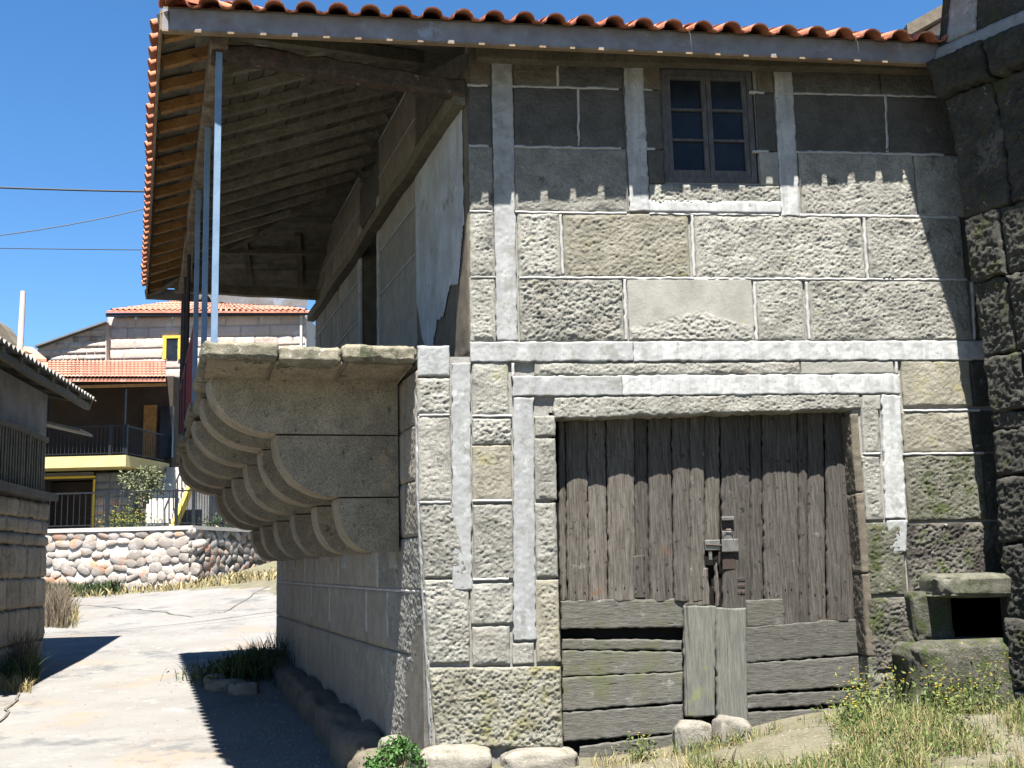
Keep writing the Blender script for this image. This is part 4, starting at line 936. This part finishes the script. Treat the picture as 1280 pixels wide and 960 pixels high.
# corrugated sheet
nx, ny = 300, 8; tt, oo = np.meshgrid(np.linspace(-1.25, 6.5, nx), np.linspace(.55, -3.5, ny))
zz = hz(478) + (.55-oo)*.22 + .035*np.sin(tt*2*pi/.23)
vs = HM(tt.ravel(), zz.ravel(), oo.ravel()); vs2 = vs+Z3*-.012
qq = gridq(ny, nx); n = nx*ny
e1 = np.arange(nx-1); eq = np.stack([e1, e1+1, e1+1+n, e1+n], 1)
link('corrugated_roof', mesh_np(np.concatenate([vs, vs2]), np.concatenate([qq, qq[:, ::-1]+n, eq])), 'sheet', shed, smooth=True)
b = MB(); b.bar(HM(-1.2, hz(490), .42), HM(6.5, hz(490), .42), .10, .12, seg=8, wob=.01); b.build('eave_beam', 'oldrafter', shed)
for i in range(8): b = MB(); t = -1.1+i*.95; b.bar(HM(t, hz(484), .50), HM(t, hz(484)+.30, -.9), .08, .10, up=Z3); b.build('rafter', 'oldrafter', shed)
b = MB(); p0 = HM(-.05, hz(513), -.6); b.box(p0, -T_*1.0, NH*1.15-Z3*.28, Z3*.05); b.build('canopy', 'sheet', shed)

# =================================================================== BEHIND: retaining wall, yellow trimmed house, upper house
def bp(x, y, Y): 
    d = ray(x, y); return EYE + d*(Y/d[1])
XR = np.array([1, 0, 0.]); YR = np.array([0, 1, 0.])
def bbox(mb, x0, x1, y0, y1, Y, th):
    a = bp(x0, y1, Y); c = bp(x1, y0, Y); mb.box(a, XR*(c[0]-a[0]), Z3*(c[2]-a[2]), YR*th); return mb
def B1(name, m, parent, x0, x1, y0, y1, Y, th, **k): return bbox(MB(), x0, x1, y0, y1, Y, th).build(name, m, parent, **k)
def blkrow(parent, m, pa, pb_, z0, z1, lmin, lmax, nrm, th=.06, gap=.02, name='stone_block'):
    pa = np.array(pa, float); pb_ = np.array(pb_, float); d = pb_-pa; L_ = np.linalg.norm(d); d /= L_; t = 0
    def mp(a, z, o): return pa + np.multiply.outer(a, d) + np.multiply.outer(z, Z3) + np.multiply.outer(o, nrm)
    while t < L_-.02:
        l_ = random.uniform(lmin, lmax); 
        if L_-t-l_ < lmin*.5: l_ = L_-t
        stonep(name, mp, rect(t+gap/2, t+l_-gap/2, z0+gap/2, z1-gap/2), m, parent, amp=.02, marg=.05, rim=.012, res=.10, off=th, depth=th+.02, jit=.02); t += l_
rw = thing('retaining_wall', K, 'rubble retaining wall of rounded pinkish stones with pale coping across the road', 'wall')
RA = bp(20, 740, 35.4); RB = bp(238, 735, 35.4); RCc = bp(345, 690, 42.0)
rz0, rz1 = float(bp(150, 752, 35.4)[2]), float(bp(150, 664, 35.4)[2])
RA[0] -= 6
b = MB(); b.prism([(RA[0], RA[1], rz0-.6), (RB[0], RB[1], rz0-.6), (RCc[0], RCc[1], rz0-.6), (RCc[0], RCc[1]+.6, rz0-.6), (RB[0]-.3, RB[1]+.6, rz0-.6), (RA[0], RA[1]+.6, rz0-.6)], Z3*(rz1-rz0+.6))
rwm = b.build('wall_body', 'palemortar', rw)
b = MB(); e_ = .08
b.prism([(RA[0], RA[1]-e_, rz1), (RB[0]+.05, RB[1]-e_, rz1), (RCc[0]+.1, RCc[1]-e_, rz1), (RCc[0], RCc[1]+.65, rz1), (RB[0]-.3, RB[1]+.65, rz1), (RA[0], RA[1]+.65, rz1)], Z3*.12); b.build('coping', 'cap', rw)
nrow = 8; hrow = (rz1-rz0)/nrow
def rubble(pa, pb_, z0, n, h, nrm, parent, m='rubble', wmin=.22, wmax=.5, lim=300):
    pa = np.array(pa, float); pb_ = np.array(pb_, float); d = pb_-pa; L_ = np.linalg.norm(d); d /= L_; ang = math.atan2(d[1], d[0]); c = 0
    for r_ in range(n):
        t = random.uniform(-.2, 0)
        while t < L_:
            l_ = random.uniform(wmin, wmax); p = pa+d*(t+l_/2)+Z3*(z0+h*(r_+.5)+random.uniform(-.09, .09))+nrm*.0
            hh = h*random.uniform(.38, .80)*(.8+l_*.5)
            me = blob(random.randrange(8), 2, .8, .22); o = link('stone', me if me.materials else me, m, parent)
            o.location = p; o.scale = (l_*.56, .06, hh); o.rotation_euler = (0, random.uniform(-.6, .6), ang); t += l_; c += 1
    return c
nW = np.array([0, -1, 0.]); dd_ = (RCc-RB); nE = np.array([dd_[1], -dd_[0], 0.]); nE /= np.linalg.norm(nE)
rubble((bp(46, 740, 35.4)[0], RB[1], 0), (RB[0], RB[1], 0), rz0, nrow, hrow, nW, rwm, wmin=.20, wmax=.52)
rb_ = MB(); rb_.prism([(RB[0], RB[1], 0), (RCc[0], RCc[1], 0), (RCc[0]+nE[0]*.02, RCc[1]+nE[1]*.02, 0), (RB[0]+nE[0]*.02, RB[1]+nE[1]*.02, 0)], Z3*(rz1-.002)); rwm2 = rb_.build('wall_return', 'brown', rw)
rubble((RB[0], RB[1], 0), (RCc[0], RCc[1], 0), rz0+.3, nrow-1, hrow, nE, rwm2, wmin=.3, wmax=.6)
# railing on the wall
ir = thing('iron_railing', K, 'black iron railing along the coping of the retaining wall', 'railing')
def fence(parent, P0, P1, z0, hgt, step, m='iron', post=2.2, bar=.018):
    P0 = np.array([P0[0], P0[1], z0]); P1 = np.array([P1[0], P1[1], z0]); d = P1-P0; L_ = np.linalg.norm(d); d /= L_
    b = MB(); b.bar(P0+Z3*hgt, P1+Z3*hgt, .05, .05); b.build('top_rail', m, parent); b = MB(); b.bar(P0+Z3*.1, P1+Z3*.1, .03, .03); b.build('bottom_rail', m, parent)
    k = 0
    while k*post < L_+.01: b = MB(); q0 = P0+d*(k*post); b.bar(q0, q0+Z3*(hgt+.06), .09, .09, up=YR); b.build('post', m, parent); k += 1
    b0 = MB(); b0.bar((0, 0, 0), (0, 0, hgt-.14), bar, bar, up=YR); bm = b0.mesh(); bm.materials.append(M[m]); t = step
    while t < L_: 
        o = bpy.data.objects.new('baluster', bm); COL.objects.link(o); o.parent = parent; o.location = tuple(P0+d*t+Z3*.115); t += step
fence(ir, (bp(44, 650, 35.5)[0], RB[1]+.25), (RB[0]-.1, RB[1]+.25), rz1+.12, 1.12, .19)
fence(ir, (RB[0]-.05, RB[1]+.35), (RCc[0]-.1, RCc[1]+.2), rz1+.12, 1.12, .19)
B1('gate_pillar', 'cap', None, 296, 303, 640, 664, 40.5, .5, label='short pale gate pillar at the right end of the iron railing', cat='pillar')

yh = thing('house', K, 'house with yellow floor edge, dark iron balcony and red roof', 'house')
YD = 43.0
gz = HZ(-14, 43)
wl = MB()
bbox(wl, -60, 45, 590, 690, YD, 7.9); bbox(wl, 117, 168, 590, 690, YD, 7.9); bbox(wl, 45, 117, 590, 598, YD, 7.9); bbox(wl, 168, 262, 590, 700, YD+3.2, 4.6)
lw_ = wl.build('lower_wall', 'greystone', yh)
b = MB(); tz = float(bp(100, 668, 38)[2])-.1; b.prism([(-40, RB[1]+.7, tz-1), (RB[0]-.4, RB[1]+.7, tz-1), (RCc[0]-.4, RCc[1]+.7, tz-1), (RCc[0]+2, 54, tz-1), (-40, 54, tz-1)], Z3); b.build('terrace_ground', 'soil', yh)
zc = [float(bp(140, y, YD)[2]) for y in (668, 655, 643, 632, 621, 611, 602, 591)]
for i in range(7):
    blkrow(lw_, 'rubble' if i < 4 else 'greystone', (bp(118, 635, YD)[0], YD, 0), (bp(167, 635, YD)[0], YD, 0), zc[i], zc[i+1], .3, .6, nW, th=.03, name='stone')
B1('garage_recess', 'black', yh, 45, 117, 598, 675, YD+1.6, .05)
B1('garage_door', 'darkwall', yh, 40, 117, 602, 675, YD+1.4, .05)
fr = MB(); bbox(fr, 40, 119, 594.5, 599, YD-.06, .2); bbox(fr, 114, 119, 599, 672, YD-.06, .2); fr.build('garage_frame', 'yellowpaint', yh)
# balcony floor
fl = MB(); q0 = bp(-60, 582, YD-1.3); q1 = bp(157, 582, YD-1.3); q2 = bp(208, 582, YD+2.2)
zt0, zt1 = float(bp(150, 583, YD-1.3)[2]), float(bp(150, 569, YD-1.3)[2])
fl.prism([(q0[0], YD-1.3, zt0), (q1[0], YD-1.3, zt0), (q2[0], YD+2.2, zt0), (q2[0], YD+4, zt0), (q0[0], YD+4, zt0)], Z3*(zt1-zt0)); fl.build('balcony_floor', 'cream', yh)
fence(yh, (bp(46, 560, YD-1.2)[0]-.3, YD-1.2), (q1[0]-.05, YD-1.2), zt1, 1.12, .15, post=3.05)
fence(yh, (q1[0]-.05, YD-1.15), (q2[0]-.1, YD+2.2), zt1, 1.12, .15, post=9)
B1('upper_wall', 'darkwall', yh, -60, 217, 470, 592, YD+2.6, 5)
for (x, nm) in ((58.5, 'post'), (155, 'post')): B1(nm, 'iron', yh, x-2.2, x+2.2, 486, 570, YD-1.2, .14)
B1('door_frame', 'rafter', yh, 178, 196, 506, 572, YD+2.45, .15)
B1('window_pane', 'glass', yh, 199, 216, 508, 572, YD+2.4, .2)
def rslab(name, m, parent, corners, th=.12): b = MB(); b.prism([np.array(c) for c in corners], Z3*th); return b.build(name, m, parent)
rf = rslab('roof', 'oldtile', yh, [bp(-60, 477, YD-2.2), bp(207, 477, YD-2.2), bp(207, 455, YD+3.4), bp(-60, 457, YD+3.4)])
B1('eave_board', 'rafter', yh, 58, 207, 479, 486, YD-2.0, .1)
# round tile ridges on the roof
def ridges(parent, a0, a1, b0, b1, n, r, name='roof_tile', m='oldtile', segs=7):
    a0, a1, b0, b1 = map(np.array, (a0, a1, b0, b1))       # eave line a0-a1, top line b0-b1
    for i in range(n):
        u = (i+.5)/n; p = a0+(a1-a0)*u; q = b0+(b1-b0)*u
        d = q-p; ln = np.linalg.norm(d); d /= ln; sd_ = np.cross(d, Z3); sd_ /= np.linalg.norm(sd_); up_ = np.cross(sd_, d)
        vs = []; fs = []; k = 0
        for s_ in range(segs):
            for (t, rr, lf) in ((s_/segs*ln, r, .03), ((s_+1.08)/segs*ln, r*.86, 0)):
                for j in range(6):
                    th = pi*j/5; vs.append(p+d*t+sd_*(cos(th)*rr)+up_*(sin(th)*rr*.85+lf))
            for j in range(5): fs.append((k+j, k+j+1, k+6+j+1, k+6+j))
            k += 12
        MB().add(vs, fs).build(name, m, parent)
ridges(rf, bp(60, 476.5, YD-2.22)+Z3*.1, bp(207, 476.5, YD-2.22)+Z3*.1, bp(60, 456, YD+3.4)+Z3*.12, bp(207, 455, YD+3.4)+Z3*.12, 30, .085)
# outside stair
stp = MB(); 
for i in range(13):
    f_ = i/12; xa = 165+(232-200)*0+ (208-165)*f_; xb = 212+(244-212)*f_ ; yy = 662-(662-584)*f_
    a = bp(xa, yy+6.8, YD-3.+f_*5.); c = bp(xb, yy, YD-3.+f_*5.)
    b = MB(); b.box(a-Z3*.0, XR*(c[0]-a[0]), Z3*(c[2]-a[2]+.02), YR*.5); b.build('step', 'cap', yh)
b = MB(); b.bar(bp(213, 670, YD-3.1), bp(247, 588, YD+2.), .12, .42); b.build('stair_stringer', 'yellowpaint', yh)
fsr = MB(); fsr.bar(bp(206, 636, YD-3.1), bp(238, 560, YD+2.), .05, .05)
for i in range(7): f_ = i/6; fsr.bar(bp(206+32*f_, 664-78*f_, YD-3.1+5.1*f_), bp(206+32*f_, 636-76*f_, YD-3.1+5.1*f_), .04, .04)
fsr.build('stair_rail', 'iron', yh)

uh = thing('house', K, 'pale pink stone house with low red roof above the yellow trimmed one', 'house')
UD = 54.0
b = MB(); bbox(b, 134, 383, 394, 520, UD, 6); uwl = b.build('wall', 'palemortar', uh)
zs = [float(bp(200, y, UD)[2]) for y in (474, 462, 449, 436, 423, 409, 395)]
for i in range(6): blkrow(uwl, 'pinkstone', (bp(134, 430, UD)[0], UD, 0), (bp(382, 430, UD)[0], UD, 0), zs[i], zs[i+1], .7, 1.9, nW, th=.03)
gt = MB(); gt.bar(bp(133, 394, UD-.35), bp(386, 391.5, UD-.35), .2, .16); gt.build('gutter', 'iron', uh)
gp = MB(); gp.bar(bp(376.5, 394, UD-.2), bp(376.5, 470, UD-.2), .11, .11, up=YR); gp.build('downpipe', 'cap', uh)
rslab('roof', 'oldtile', uh, [bp(133, 391, UD-.5), bp(388, 391, UD-.5), bp(292, 375, UD+5.5), bp(262, 375.5, UD+5.5)], .1)
rr_ = thing  # noqa
ridges(uh, bp(136, 390.6, UD-.5)+Z3*.1, bp(386, 390.6, UD-.5)+Z3*.1, bp(258, 375.4, UD+5.5)+Z3*.12, bp(294, 375, UD+5.5)+Z3*.12, 34, .09)
wf = MB(); bbox(wf, 203, 227, 419, 423, UD-.12, .15); bbox(wf, 203, 208, 423, 449, UD-.12, .15); bbox(wf, 222, 227, 423, 449, UD-.12, .15)
wf_ = wf.build('window', 'yellowpaint', uh); B1('pane', 'glass', wf_, 208, 222, 423, 449, UD-.08, .05)
# rubble gable to the left
gb = thing('stone_gable', K, 'pink rubble gable wall sloping down left of the upper house', 'wall')
b = MB(); b.prism([bp(40, 480, UD-.5), bp(133, 480, UD-.5), bp(133, 404, UD-.5), bp(48, 436, UD-.5), bp(40, 440, UD-.5)], YR*.8); gw = b.build('wall', 'pinkstone', gb)
for i in range(9):
    y0 = 476-i*8; y1 = y0-8; xl = 42 if y1 > 440 else 48+(436-y1)*2.66
    if xl > 126: break
    blkrow(gw, 'pinkstone' if i % 3 else 'rubble', (bp(xl, y0, UD-.5)[0], UD-.5, 0), (bp(132, y0, UD-.5)[0], UD-.5, 0), float(bp(90, y0, UD-.5)[2]), float(bp(90, y1, UD-.5)[2]), .3, .9, nW, th=.03, gap=.04)
b = MB(); b.bar(bp(46, 434, UD-.6), bp(134, 403, UD-.6), .5, .08); b.build('verge', 'greystone', gb)
# far left: little red roof, chimney pipe, dark gable
fl_ = thing('cottage', K, 'low cottage with red tiles behind the shed roof', 'house')
B1('wall', 'darkwall', fl_, -60, 55, 446, 520, 47, 4)
rslab('roof', 'oldtile', fl_, [bp(-60, 452, 46.4), bp(58, 452, 46.4), bp(40, 437, 50), bp(-60, 433, 50)], .12)
cp = MB(); cp.tube([bp(24, 446, 47), bp(25.5, 430, 47), bp(29, 364, 47)], [.13, .13, .11], 10)
cpo = cp.build('chimney_pipe', 'cap', fl_); cc_ = MB(); bbox(cc_, 18, 31, 438, 450, 46.6, .45); cc_.build('chimney_base', 'cream', fl_)
dg = thing('ruined_gable', K, 'dark brown ruined stone gable at the far left beyond the cottage', 'ruin')
b = MB(); b.prism([bp(-40, 460, 58), bp(24, 460, 58), bp(22, 433, 58), bp(11, 419, 58), bp(7, 412, 58), bp(0, 404, 58), bp(-40, 380, 58)], YR*1.2); b.build('wall', 'brown', dg)
# neighbour roof rising behind the eave at the upper right
nb = thing('tiled_roof_house', K, 'reddish tiled gable roof peeping above the eave at the upper right', 'house')
N0 = bp(1128, 38, 24); N1 = bp(1182, 8, 24)
b = MB(); b.prism([N0+np.array([.1, 0, -9]), N1+np.array([0, 0, -11]), N1-Z3*.3, N0-Z3*.3+XR*.1], YR*6); b.build('wall', 'pinkstone', nb)
b = MB(); b.prism([N0-Z3*.28-YR*.3, N1-Z3*.28-YR*.3, N1-YR*.3, N0-YR*.3], YR*6.6); b.build('roof', 'brown', nb)

# overhead wires
def wire(x0, y0, D0, x1, y1, D1, sag, lab, r=.012):
    a = bp(x0, y0, D0); c = bp(x1, y1, D1); pts = [a+(c-a)*t-Z3*sag*4*t*(1-t) for t in np.linspace(0, 1, 16)]
    MB().tube(pts, r, 5).build('overhead_wire', 'wire', None, label=lab, cat='wire', group='wires crossing the sky to the eave')
wire(-120, 229, 20, 330, 240, 24, .06, 'thick black cable, topmost of the three wires left of the eave', .021)
wire(-120, 305, 20, 330, 215, 24, .30, 'thin slanting wire, middle one left of the eave', .010)
wire(-120, 308, 20, 330, 313, 24, .02, 'thin level wire, lowest of the three left of the eave', .010)

# =================================================================== PLANTS
def blades(n, fpos, h0, h1, wd, lean, name, m, seed, **k):
    r = np.random.default_rng(seed); vs = []; fs = []
    for i in range(n):
        p, hs = fpos(r); h = r.uniform(h0, h1)*hs; an = r.uniform(0, 2*pi); la = r.uniform(0, 2*pi); ln = abs(r.normal(0, lean))
        sdv = np.array([cos(an), sin(an), 0])*wd*r.uniform(.6, 1.2); ld = np.array([cos(la), sin(la), 0])
        k0 = len(vs)
        for (f_, w2) in ((0, 1), (.45, .8), (.8, .45)):
            c = p+Z3*(h*f_)+ld*(ln*h*f_*f_); vs += [c-sdv*w2, c+sdv*w2]
        vs.append(p+Z3*h*.95+ld*ln*h)
        fs += [(k0, k0+1, k0+3, k0+2), (k0+2, k0+3, k0+5, k0+4), (k0+4, k0+5, k0+6)]
    return MB().add(vs, fs).build(name, m, k.pop('parent', None), **k)
def leaves(n, fpos, size, name, m, seed, **k):
    r = np.random.default_rng(seed); vs = []; fs = []
    for i in range(n):
        p, _ = fpos(r); a = r.normal(size=3); a /= np.linalg.norm(a); b = np.cross(a, r.normal(size=3)); b /= np.linalg.norm(b); s_ = size*r.uniform(.5, 1.3)
        k0 = len(vs); vs += [p-a*s_, p-b*s_*.4, p+a*s_, p+b*s_*.4+np.cross(a, b)*s_*.2]; fs.append((k0, k0+1, k0+2, k0+3))
    return MB().add(vs, fs).build(name, m, k.pop('parent', None), **k)
def yard(x0, x1, y0, y1, pw=1.):
    def f(r):
        while True:
            x = r.uniform(x0, x1); y = r.uniform(y0, y1)
            if fb(x*2.2, y*2.2, 0, 77, 2) > r.uniform(.30, .62): break
        return np.array([x, y, HZ(x, y)-.01]), 1.
    return f
blades(8000, yard(.6, 5.6, 7.4, 9.95), .05, .17, .004, .5, 'grass', 'straw', 1, kind='stuff')
blades(7500, yard(1.3, 5.6, 7.4, 9.98), .05, .20, .004, .5, 'grass', 'grass', 2, kind='stuff')
leaves(9000, lambda r: ((lambda p: p[0]+Z3*r.uniform(0, .10))(yard(1.4, 5.6, 7.4, 9.9)(r)), 1), .018, 'ground_cover', 'grass', 4, kind='stuff')
blades(900, yard(-.2, 2.4, 8.1, 9.2), .03, .12, .004, .6, 'grass', 'straw', 3, kind='stuff')
# weeds with yellow flowers, each plant a thing
labs = ['yellow flowering weed at the foot of the right door jamb', 'yellow flowering weed before the concrete lump', 'yellow flowering weed left of the stone trough', 'yellow flowering weed in the middle of the grass bank', 'yellow flowering weed in front of the trough basin', 'tall yellow flowering weed at the right edge of the grass bank', 'low yellow flowering weed at the bottom edge of the photo', 'yellow flowering weed by the dark shadow at the lower right', 'spindly weed before the sill board of the left door leaf']
wp = [(1075, 905, .30, .34), (1090, 925, .45, .3), (1125, 900, .2, .38), (1170, 925, .5, .34), (1205, 905, .62, .36), (1245, 915, .62, .42), (1070, 948, .8, .24), (1190, 945, .9, .3), (800, 945, .16, .22)]
for i, ((px, py, off, hh), lb) in enumerate(zip(wp, labs)):
    base = fp(px, py, off); base[2] = HZ(base[0], base[1])
    t_ = thing('flowering_weed', K, lb, 'weed', 'yellow flowering weeds on the bank'); r = np.random.default_rng(50+i)
    stm = MB(); tips = []
    for s_ in range(9 if i < 8 else 5):
        an = r.uniform(0, 2*pi); h = hh*r.uniform(.6, 1.15); ln = r.uniform(.1, .5)*h; q0 = base+np.array([r.normal(0, .05), r.normal(0, .05), 0])
        pts = [q0+Z3*h*f_+np.array([cos(an), sin(an), 0])*ln*f_*f_ for f_ in (0, .35, .7, 1)]
        stm.tube(pts, [.003, .0025, .002, .0015], 4); tips += [pts[-1], pts[-2]+np.array([r.normal(0, .02), r.normal(0, .02), .02])]
    stm.build('stem', 'grass', t_)
    leaves(260, lambda r: (base+np.array([r.normal(0, .09), r.normal(0, .09), abs(r.normal(0, .5))*hh*.8]), 1), .022, 'leaf', 'grass', 60+i, parent=t_, kind='stuff')
    fm_ = MB()
    for tp_ in tips[::1 if i < 8 else 2]:
        for j in range(5):
            a = 2*pi*j/5; d = np.array([cos(a), sin(a), .25])*.011; e = np.array([-sin(a), cos(a), 0])*.006
            fm_.add([tp_, tp_+d*.6+e, tp_+d, tp_+d*.6-e], [(0, 1, 2, 3)])
    fm_.build('flower', 'yellow', t_, kind='stuff')
# bright leafy plant at the corner foot
base = unp(493, 966, K+NF*.16, NF)
cpl = thing('leafy_plant', K, 'bright green leafy weed at the foot of the house corner', 'plant')
def lp(r):
    v = r.normal(size=3); v /= np.linalg.norm(v); k_ = r.integers(7); c_ = np.array([(-.19, 0, .08), (-.09, .03, .16), (.0, -.04, .11), (.10, .0, .19), (.19, .02, .09), (.04, .05, .23), (-.14, -.04, .03)][k_])
    return base+c_+v*np.array([.085, .07, .075])*r.uniform(.3, 1.25), 1
leaves(900, lp, .026, 'foliage', 'leaf', 9, parent=cpl)
sm_ = MB()
for i in range(9): a = i*.7; sm_.tube([base+np.array([cos(a)*.02, sin(a)*.02, -.30]), base+np.array([cos(a)*.12, sin(a)*.08, .2])], .004, 4)
sm_.build('stem', 'grass', cpl)
# dark clump and stones at the far foot of the side wall
bq = unp(330, 838, np.array([0, 0, -.05]), Z3)
clp = thing('weed_clump', K, 'dark green weed clump growing at the far foot of the side wall in shade', 'plant')
def cf(r):
    x = bq[0]+r.normal(-.25, .38); y = bq[1]+r.normal(0, .5); return np.array([x, y, HZ(x, y)-.02]), 1-.5*min(1, abs(x-bq[0]-.1)/.9)
blades(900, cf, .25, .75, .010, .45, 'blades', 'dkgrass', 5, parent=clp)
leaves(1300, lambda r: ((lambda p: p[0]+Z3*r.uniform(.05, .45)*p[1])(cf(r)), 1), .04, 'leaf', 'dkgrass', 6, parent=clp, kind='stuff')
for i, (x, y, s_) in enumerate([(282, 850, .3), (305, 853, .22), (268, 846, .16)]):
    p = unp(x, y, np.array([0, 0, -.05]), Z3); rock('rubble_stone', (p[0], p[1], HZ(p[0], p[1])+.05), (s_, s_*.6, .11), 'whitestone', None, seed=60+i, sq=.6,
        label=['largest flat stone lying in the shade beside the dark weed clump', 'flat stone nearest the side wall below the weed clump', 'smallest stone at the left tip of the weed clump'][i], cat='stone', group='loose stones at the foot of the side wall')
# heather at the foot of the shed
def hf(px0, px1, py, sc_):
    def f(r):
        x = r.uniform(px0, px1); p = unp(x, py+r.uniform(-6, 8), np.array([0, 0, -.08]), Z3); p[2] = HZ(p[0], p[1])-.02; return p, sc_
    return f
hc = thing('dry_bush', K, 'dry brown tufted bush at the corner of the shed', 'bush')
blades(1500, hf(50, 84, 800, 1.), .3, .95, .010, .35, 'blades', 'heather', 12, parent=hc)
blades(500, hf(66, 96, 800, 1.), .12, .4, .010, .5, 'blades', 'straw', 13, parent=hc)
hg = thing('grass_clump', K, 'green and straw grass along the foot of the shed wall', 'grass clump')
blades(700, hf(-5, 48, 842, 1.), .1, .5, .010, .5, 'blades', 'dkgrass', 14, parent=hg)
blades(900, hf(-10, 40, 838, 1.), .2, .85, .008, .3, 'blades', 'heather', 15, parent=hg)
blades(500, hf(-8, 40, 850, 1.), .05, .25, .010, .6, 'blades', 'straw', 16, parent=hg)
# verge grass before the retaining wall
def vf(px0, px1, Y0, Y1):
    def f(r):
        p = bp(r.uniform(px0, px1), 700, r.uniform(Y0, Y1)); p[2] = HZ(p[0], p[1])-.02; return p, 1.
    return f
blades(1400, vf(48, 150, 34.2, 35.2), .1, .5, .03, .5, 'grass', 'dkgrass', 21, kind='stuff')
blades(1400, vf(60, 345, 33.5, 36.5), .05, .3, .03, .6, 'grass', 'straw', 22, kind='stuff')
# olive tree and shrub in the garden
ot = thing('olive_tree', K, 'small grey green olive tree on the terrace before the yellow trimmed house', 'tree')
ob_ = bp(176, 664, 39.5); ob_[2] -= .2
b = MB(); b.tube([ob_, ob_+np.array([.05, 0, .7]), ob_+np.array([0, 0, 1.5])], [.14, .11, .07], 7)
for a in range(6): b.tube([ob_+Z3*1.2, ob_+np.array([cos(a)*.4, sin(a)*.3, 1.75]), ob_+np.array([cos(a)*.65, sin(a)*.5, 2.1])], [.05, .035, .02], 5)
b.build('trunk', 'brown', ot)
M['olive'] = mat('olive_leaf', (.16, .18, .09), (.10, .12, .05), 5, .2, 30, rough=.6, bump=0, rnd=.1)
ctr = [ob_+np.array([cos(a)*.55*(.5+.5*(a % 2)), sin(a)*.5, 1.85+.35*sin(a*2.3)]) for a in range(8)]
def of(r):
    c = ctr[r.integers(len(ctr))]; v = r.normal(size=3)*.17; return c+v, 1
leaves(1100, of, .07, 'crown', 'olive', 31, parent=ot)
ys_ = thing('shrub', K, 'yellow flowering shrub left of the olive tree behind the iron railing', 'shrub')
yb_ = bp(158, 660, 38.5); leaves(700, lambda r: (yb_+np.array([r.normal(0, .4), r.normal(0, .2), abs(r.normal(0, .3))]), 1), .06, 'foliage', 'grass', 32, parent=ys_)
leaves(160, lambda r: (yb_+np.array([r.normal(0, .4), r.normal(0, .2), .15+abs(r.normal(0, .3))]), 1), .035, 'flower', 'yellow', 33, parent=ys_, kind='stuff')
gs_ = thing('shrub', K, 'green shrub behind the right end of the iron railing', 'shrub')
gb_ = bp(276, 660, 41.5); leaves(700, lambda r: (gb_+np.array([r.normal(0, .3), r.normal(0, .2), abs(r.normal(0, .22))]), 1), .06, 'foliage', 'dkgrass', 34, parent=gs_)

# gravel and grit gathered along the foot of the walls and the lane
r = np.random.default_rng(91); vs = []; fs = []
def peb(p, s_):
    k0 = len(vs); a = r.uniform(0, 6.28)
    for (x, y, z) in ((1, 0, .1), (0, .8, 0), (-.9, 0, .1), (0, -1, 0), (.1, .1, .75)):
        q_ = np.array([x*cos(a)-y*sin(a), x*sin(a)+y*cos(a), z])*s_*r.uniform(.7, 1.2); vs.append(p+q_)
    fs.extend([(k0, k0+1, k0+4), (k0+1, k0+2, k0+4), (k0+2, k0+3, k0+4), (k0+3, k0, k0+4)])
for i in range(1500):
    t = r.uniform(-.5, 11); s_ = abs(r.normal(.45, .35))+.35; p = K+V*t+NS*s_; p = np.array([p[0], p[1], HZ(p[0], p[1])]); peb(p, r.uniform(.008, .03))
for i in range(2200):
    x = r.uniform(-.8, 5); y = r.uniform(7.6, 9.9); peb(np.array([x, y, HZ(x, y)]), r.uniform(.004, .018))
for i in range(900):
    x = r.uniform(-10, -1.5); y = r.uniform(11, 30); peb(np.array([x, y, HZ(x, y)]), r.uniform(.006, .022))
MB().add(vs, fs).build('gravel', 'whitestone', None, kind='stuff')
# hairline cracks in the lane
def crack(pts, w_=.012):
    P_ = []
    for (x, y) in pts: p = unp(x, y, np.array([0, 0, -.2]), Z3); P_.append((p[0], p[1]))
    fine = []
    for i in range(len(P_)-1):
        for f_ in np.linspace(0, 1, 10, endpoint=False): fine.append((P_[i][0]*(1-f_)+P_[i+1][0]*f_+r.normal(0, .03), P_[i][1]*(1-f_)+P_[i+1][1]*f_+r.normal(0, .05)))
    v_ = []; f_ = []
    for (x, y) in fine:
        for dx in (-w_, w_): v_.append((x+dx*1., y+dx*1.5, HZ(x, y)+.022))
    for i in range(len(fine)-1): f_.append((2*i, 2*i+1, 2*i+3, 2*i+2))
    MB().add(v_, f_).build('road_crack', 'darkmortar', None, kind='structure')
crack([(0, 895), (25, 868), (42, 845), (54, 828)], .012)
crack([(90, 798), (170, 802), (240, 806), (280, 803), (340, 788)], .014)
# nails in the door planks
nm_ = MB(); nm_.tube([(0, 0, 0), tuple(NF*.006)], .006, 6); nme = nm_.mesh(); nme.materials.append(M['rust'])
for y in (560, 735):
    for x in range(704, 1066, 13):
        a_, z_ = D(x+random.uniform(-4, 4), y+random.uniform(-3, 3)); o = bpy.data.objects.new('nail', nme); COL.objects.link(o); o.parent = door; o.location = tuple(DM(a_, z_, .030))
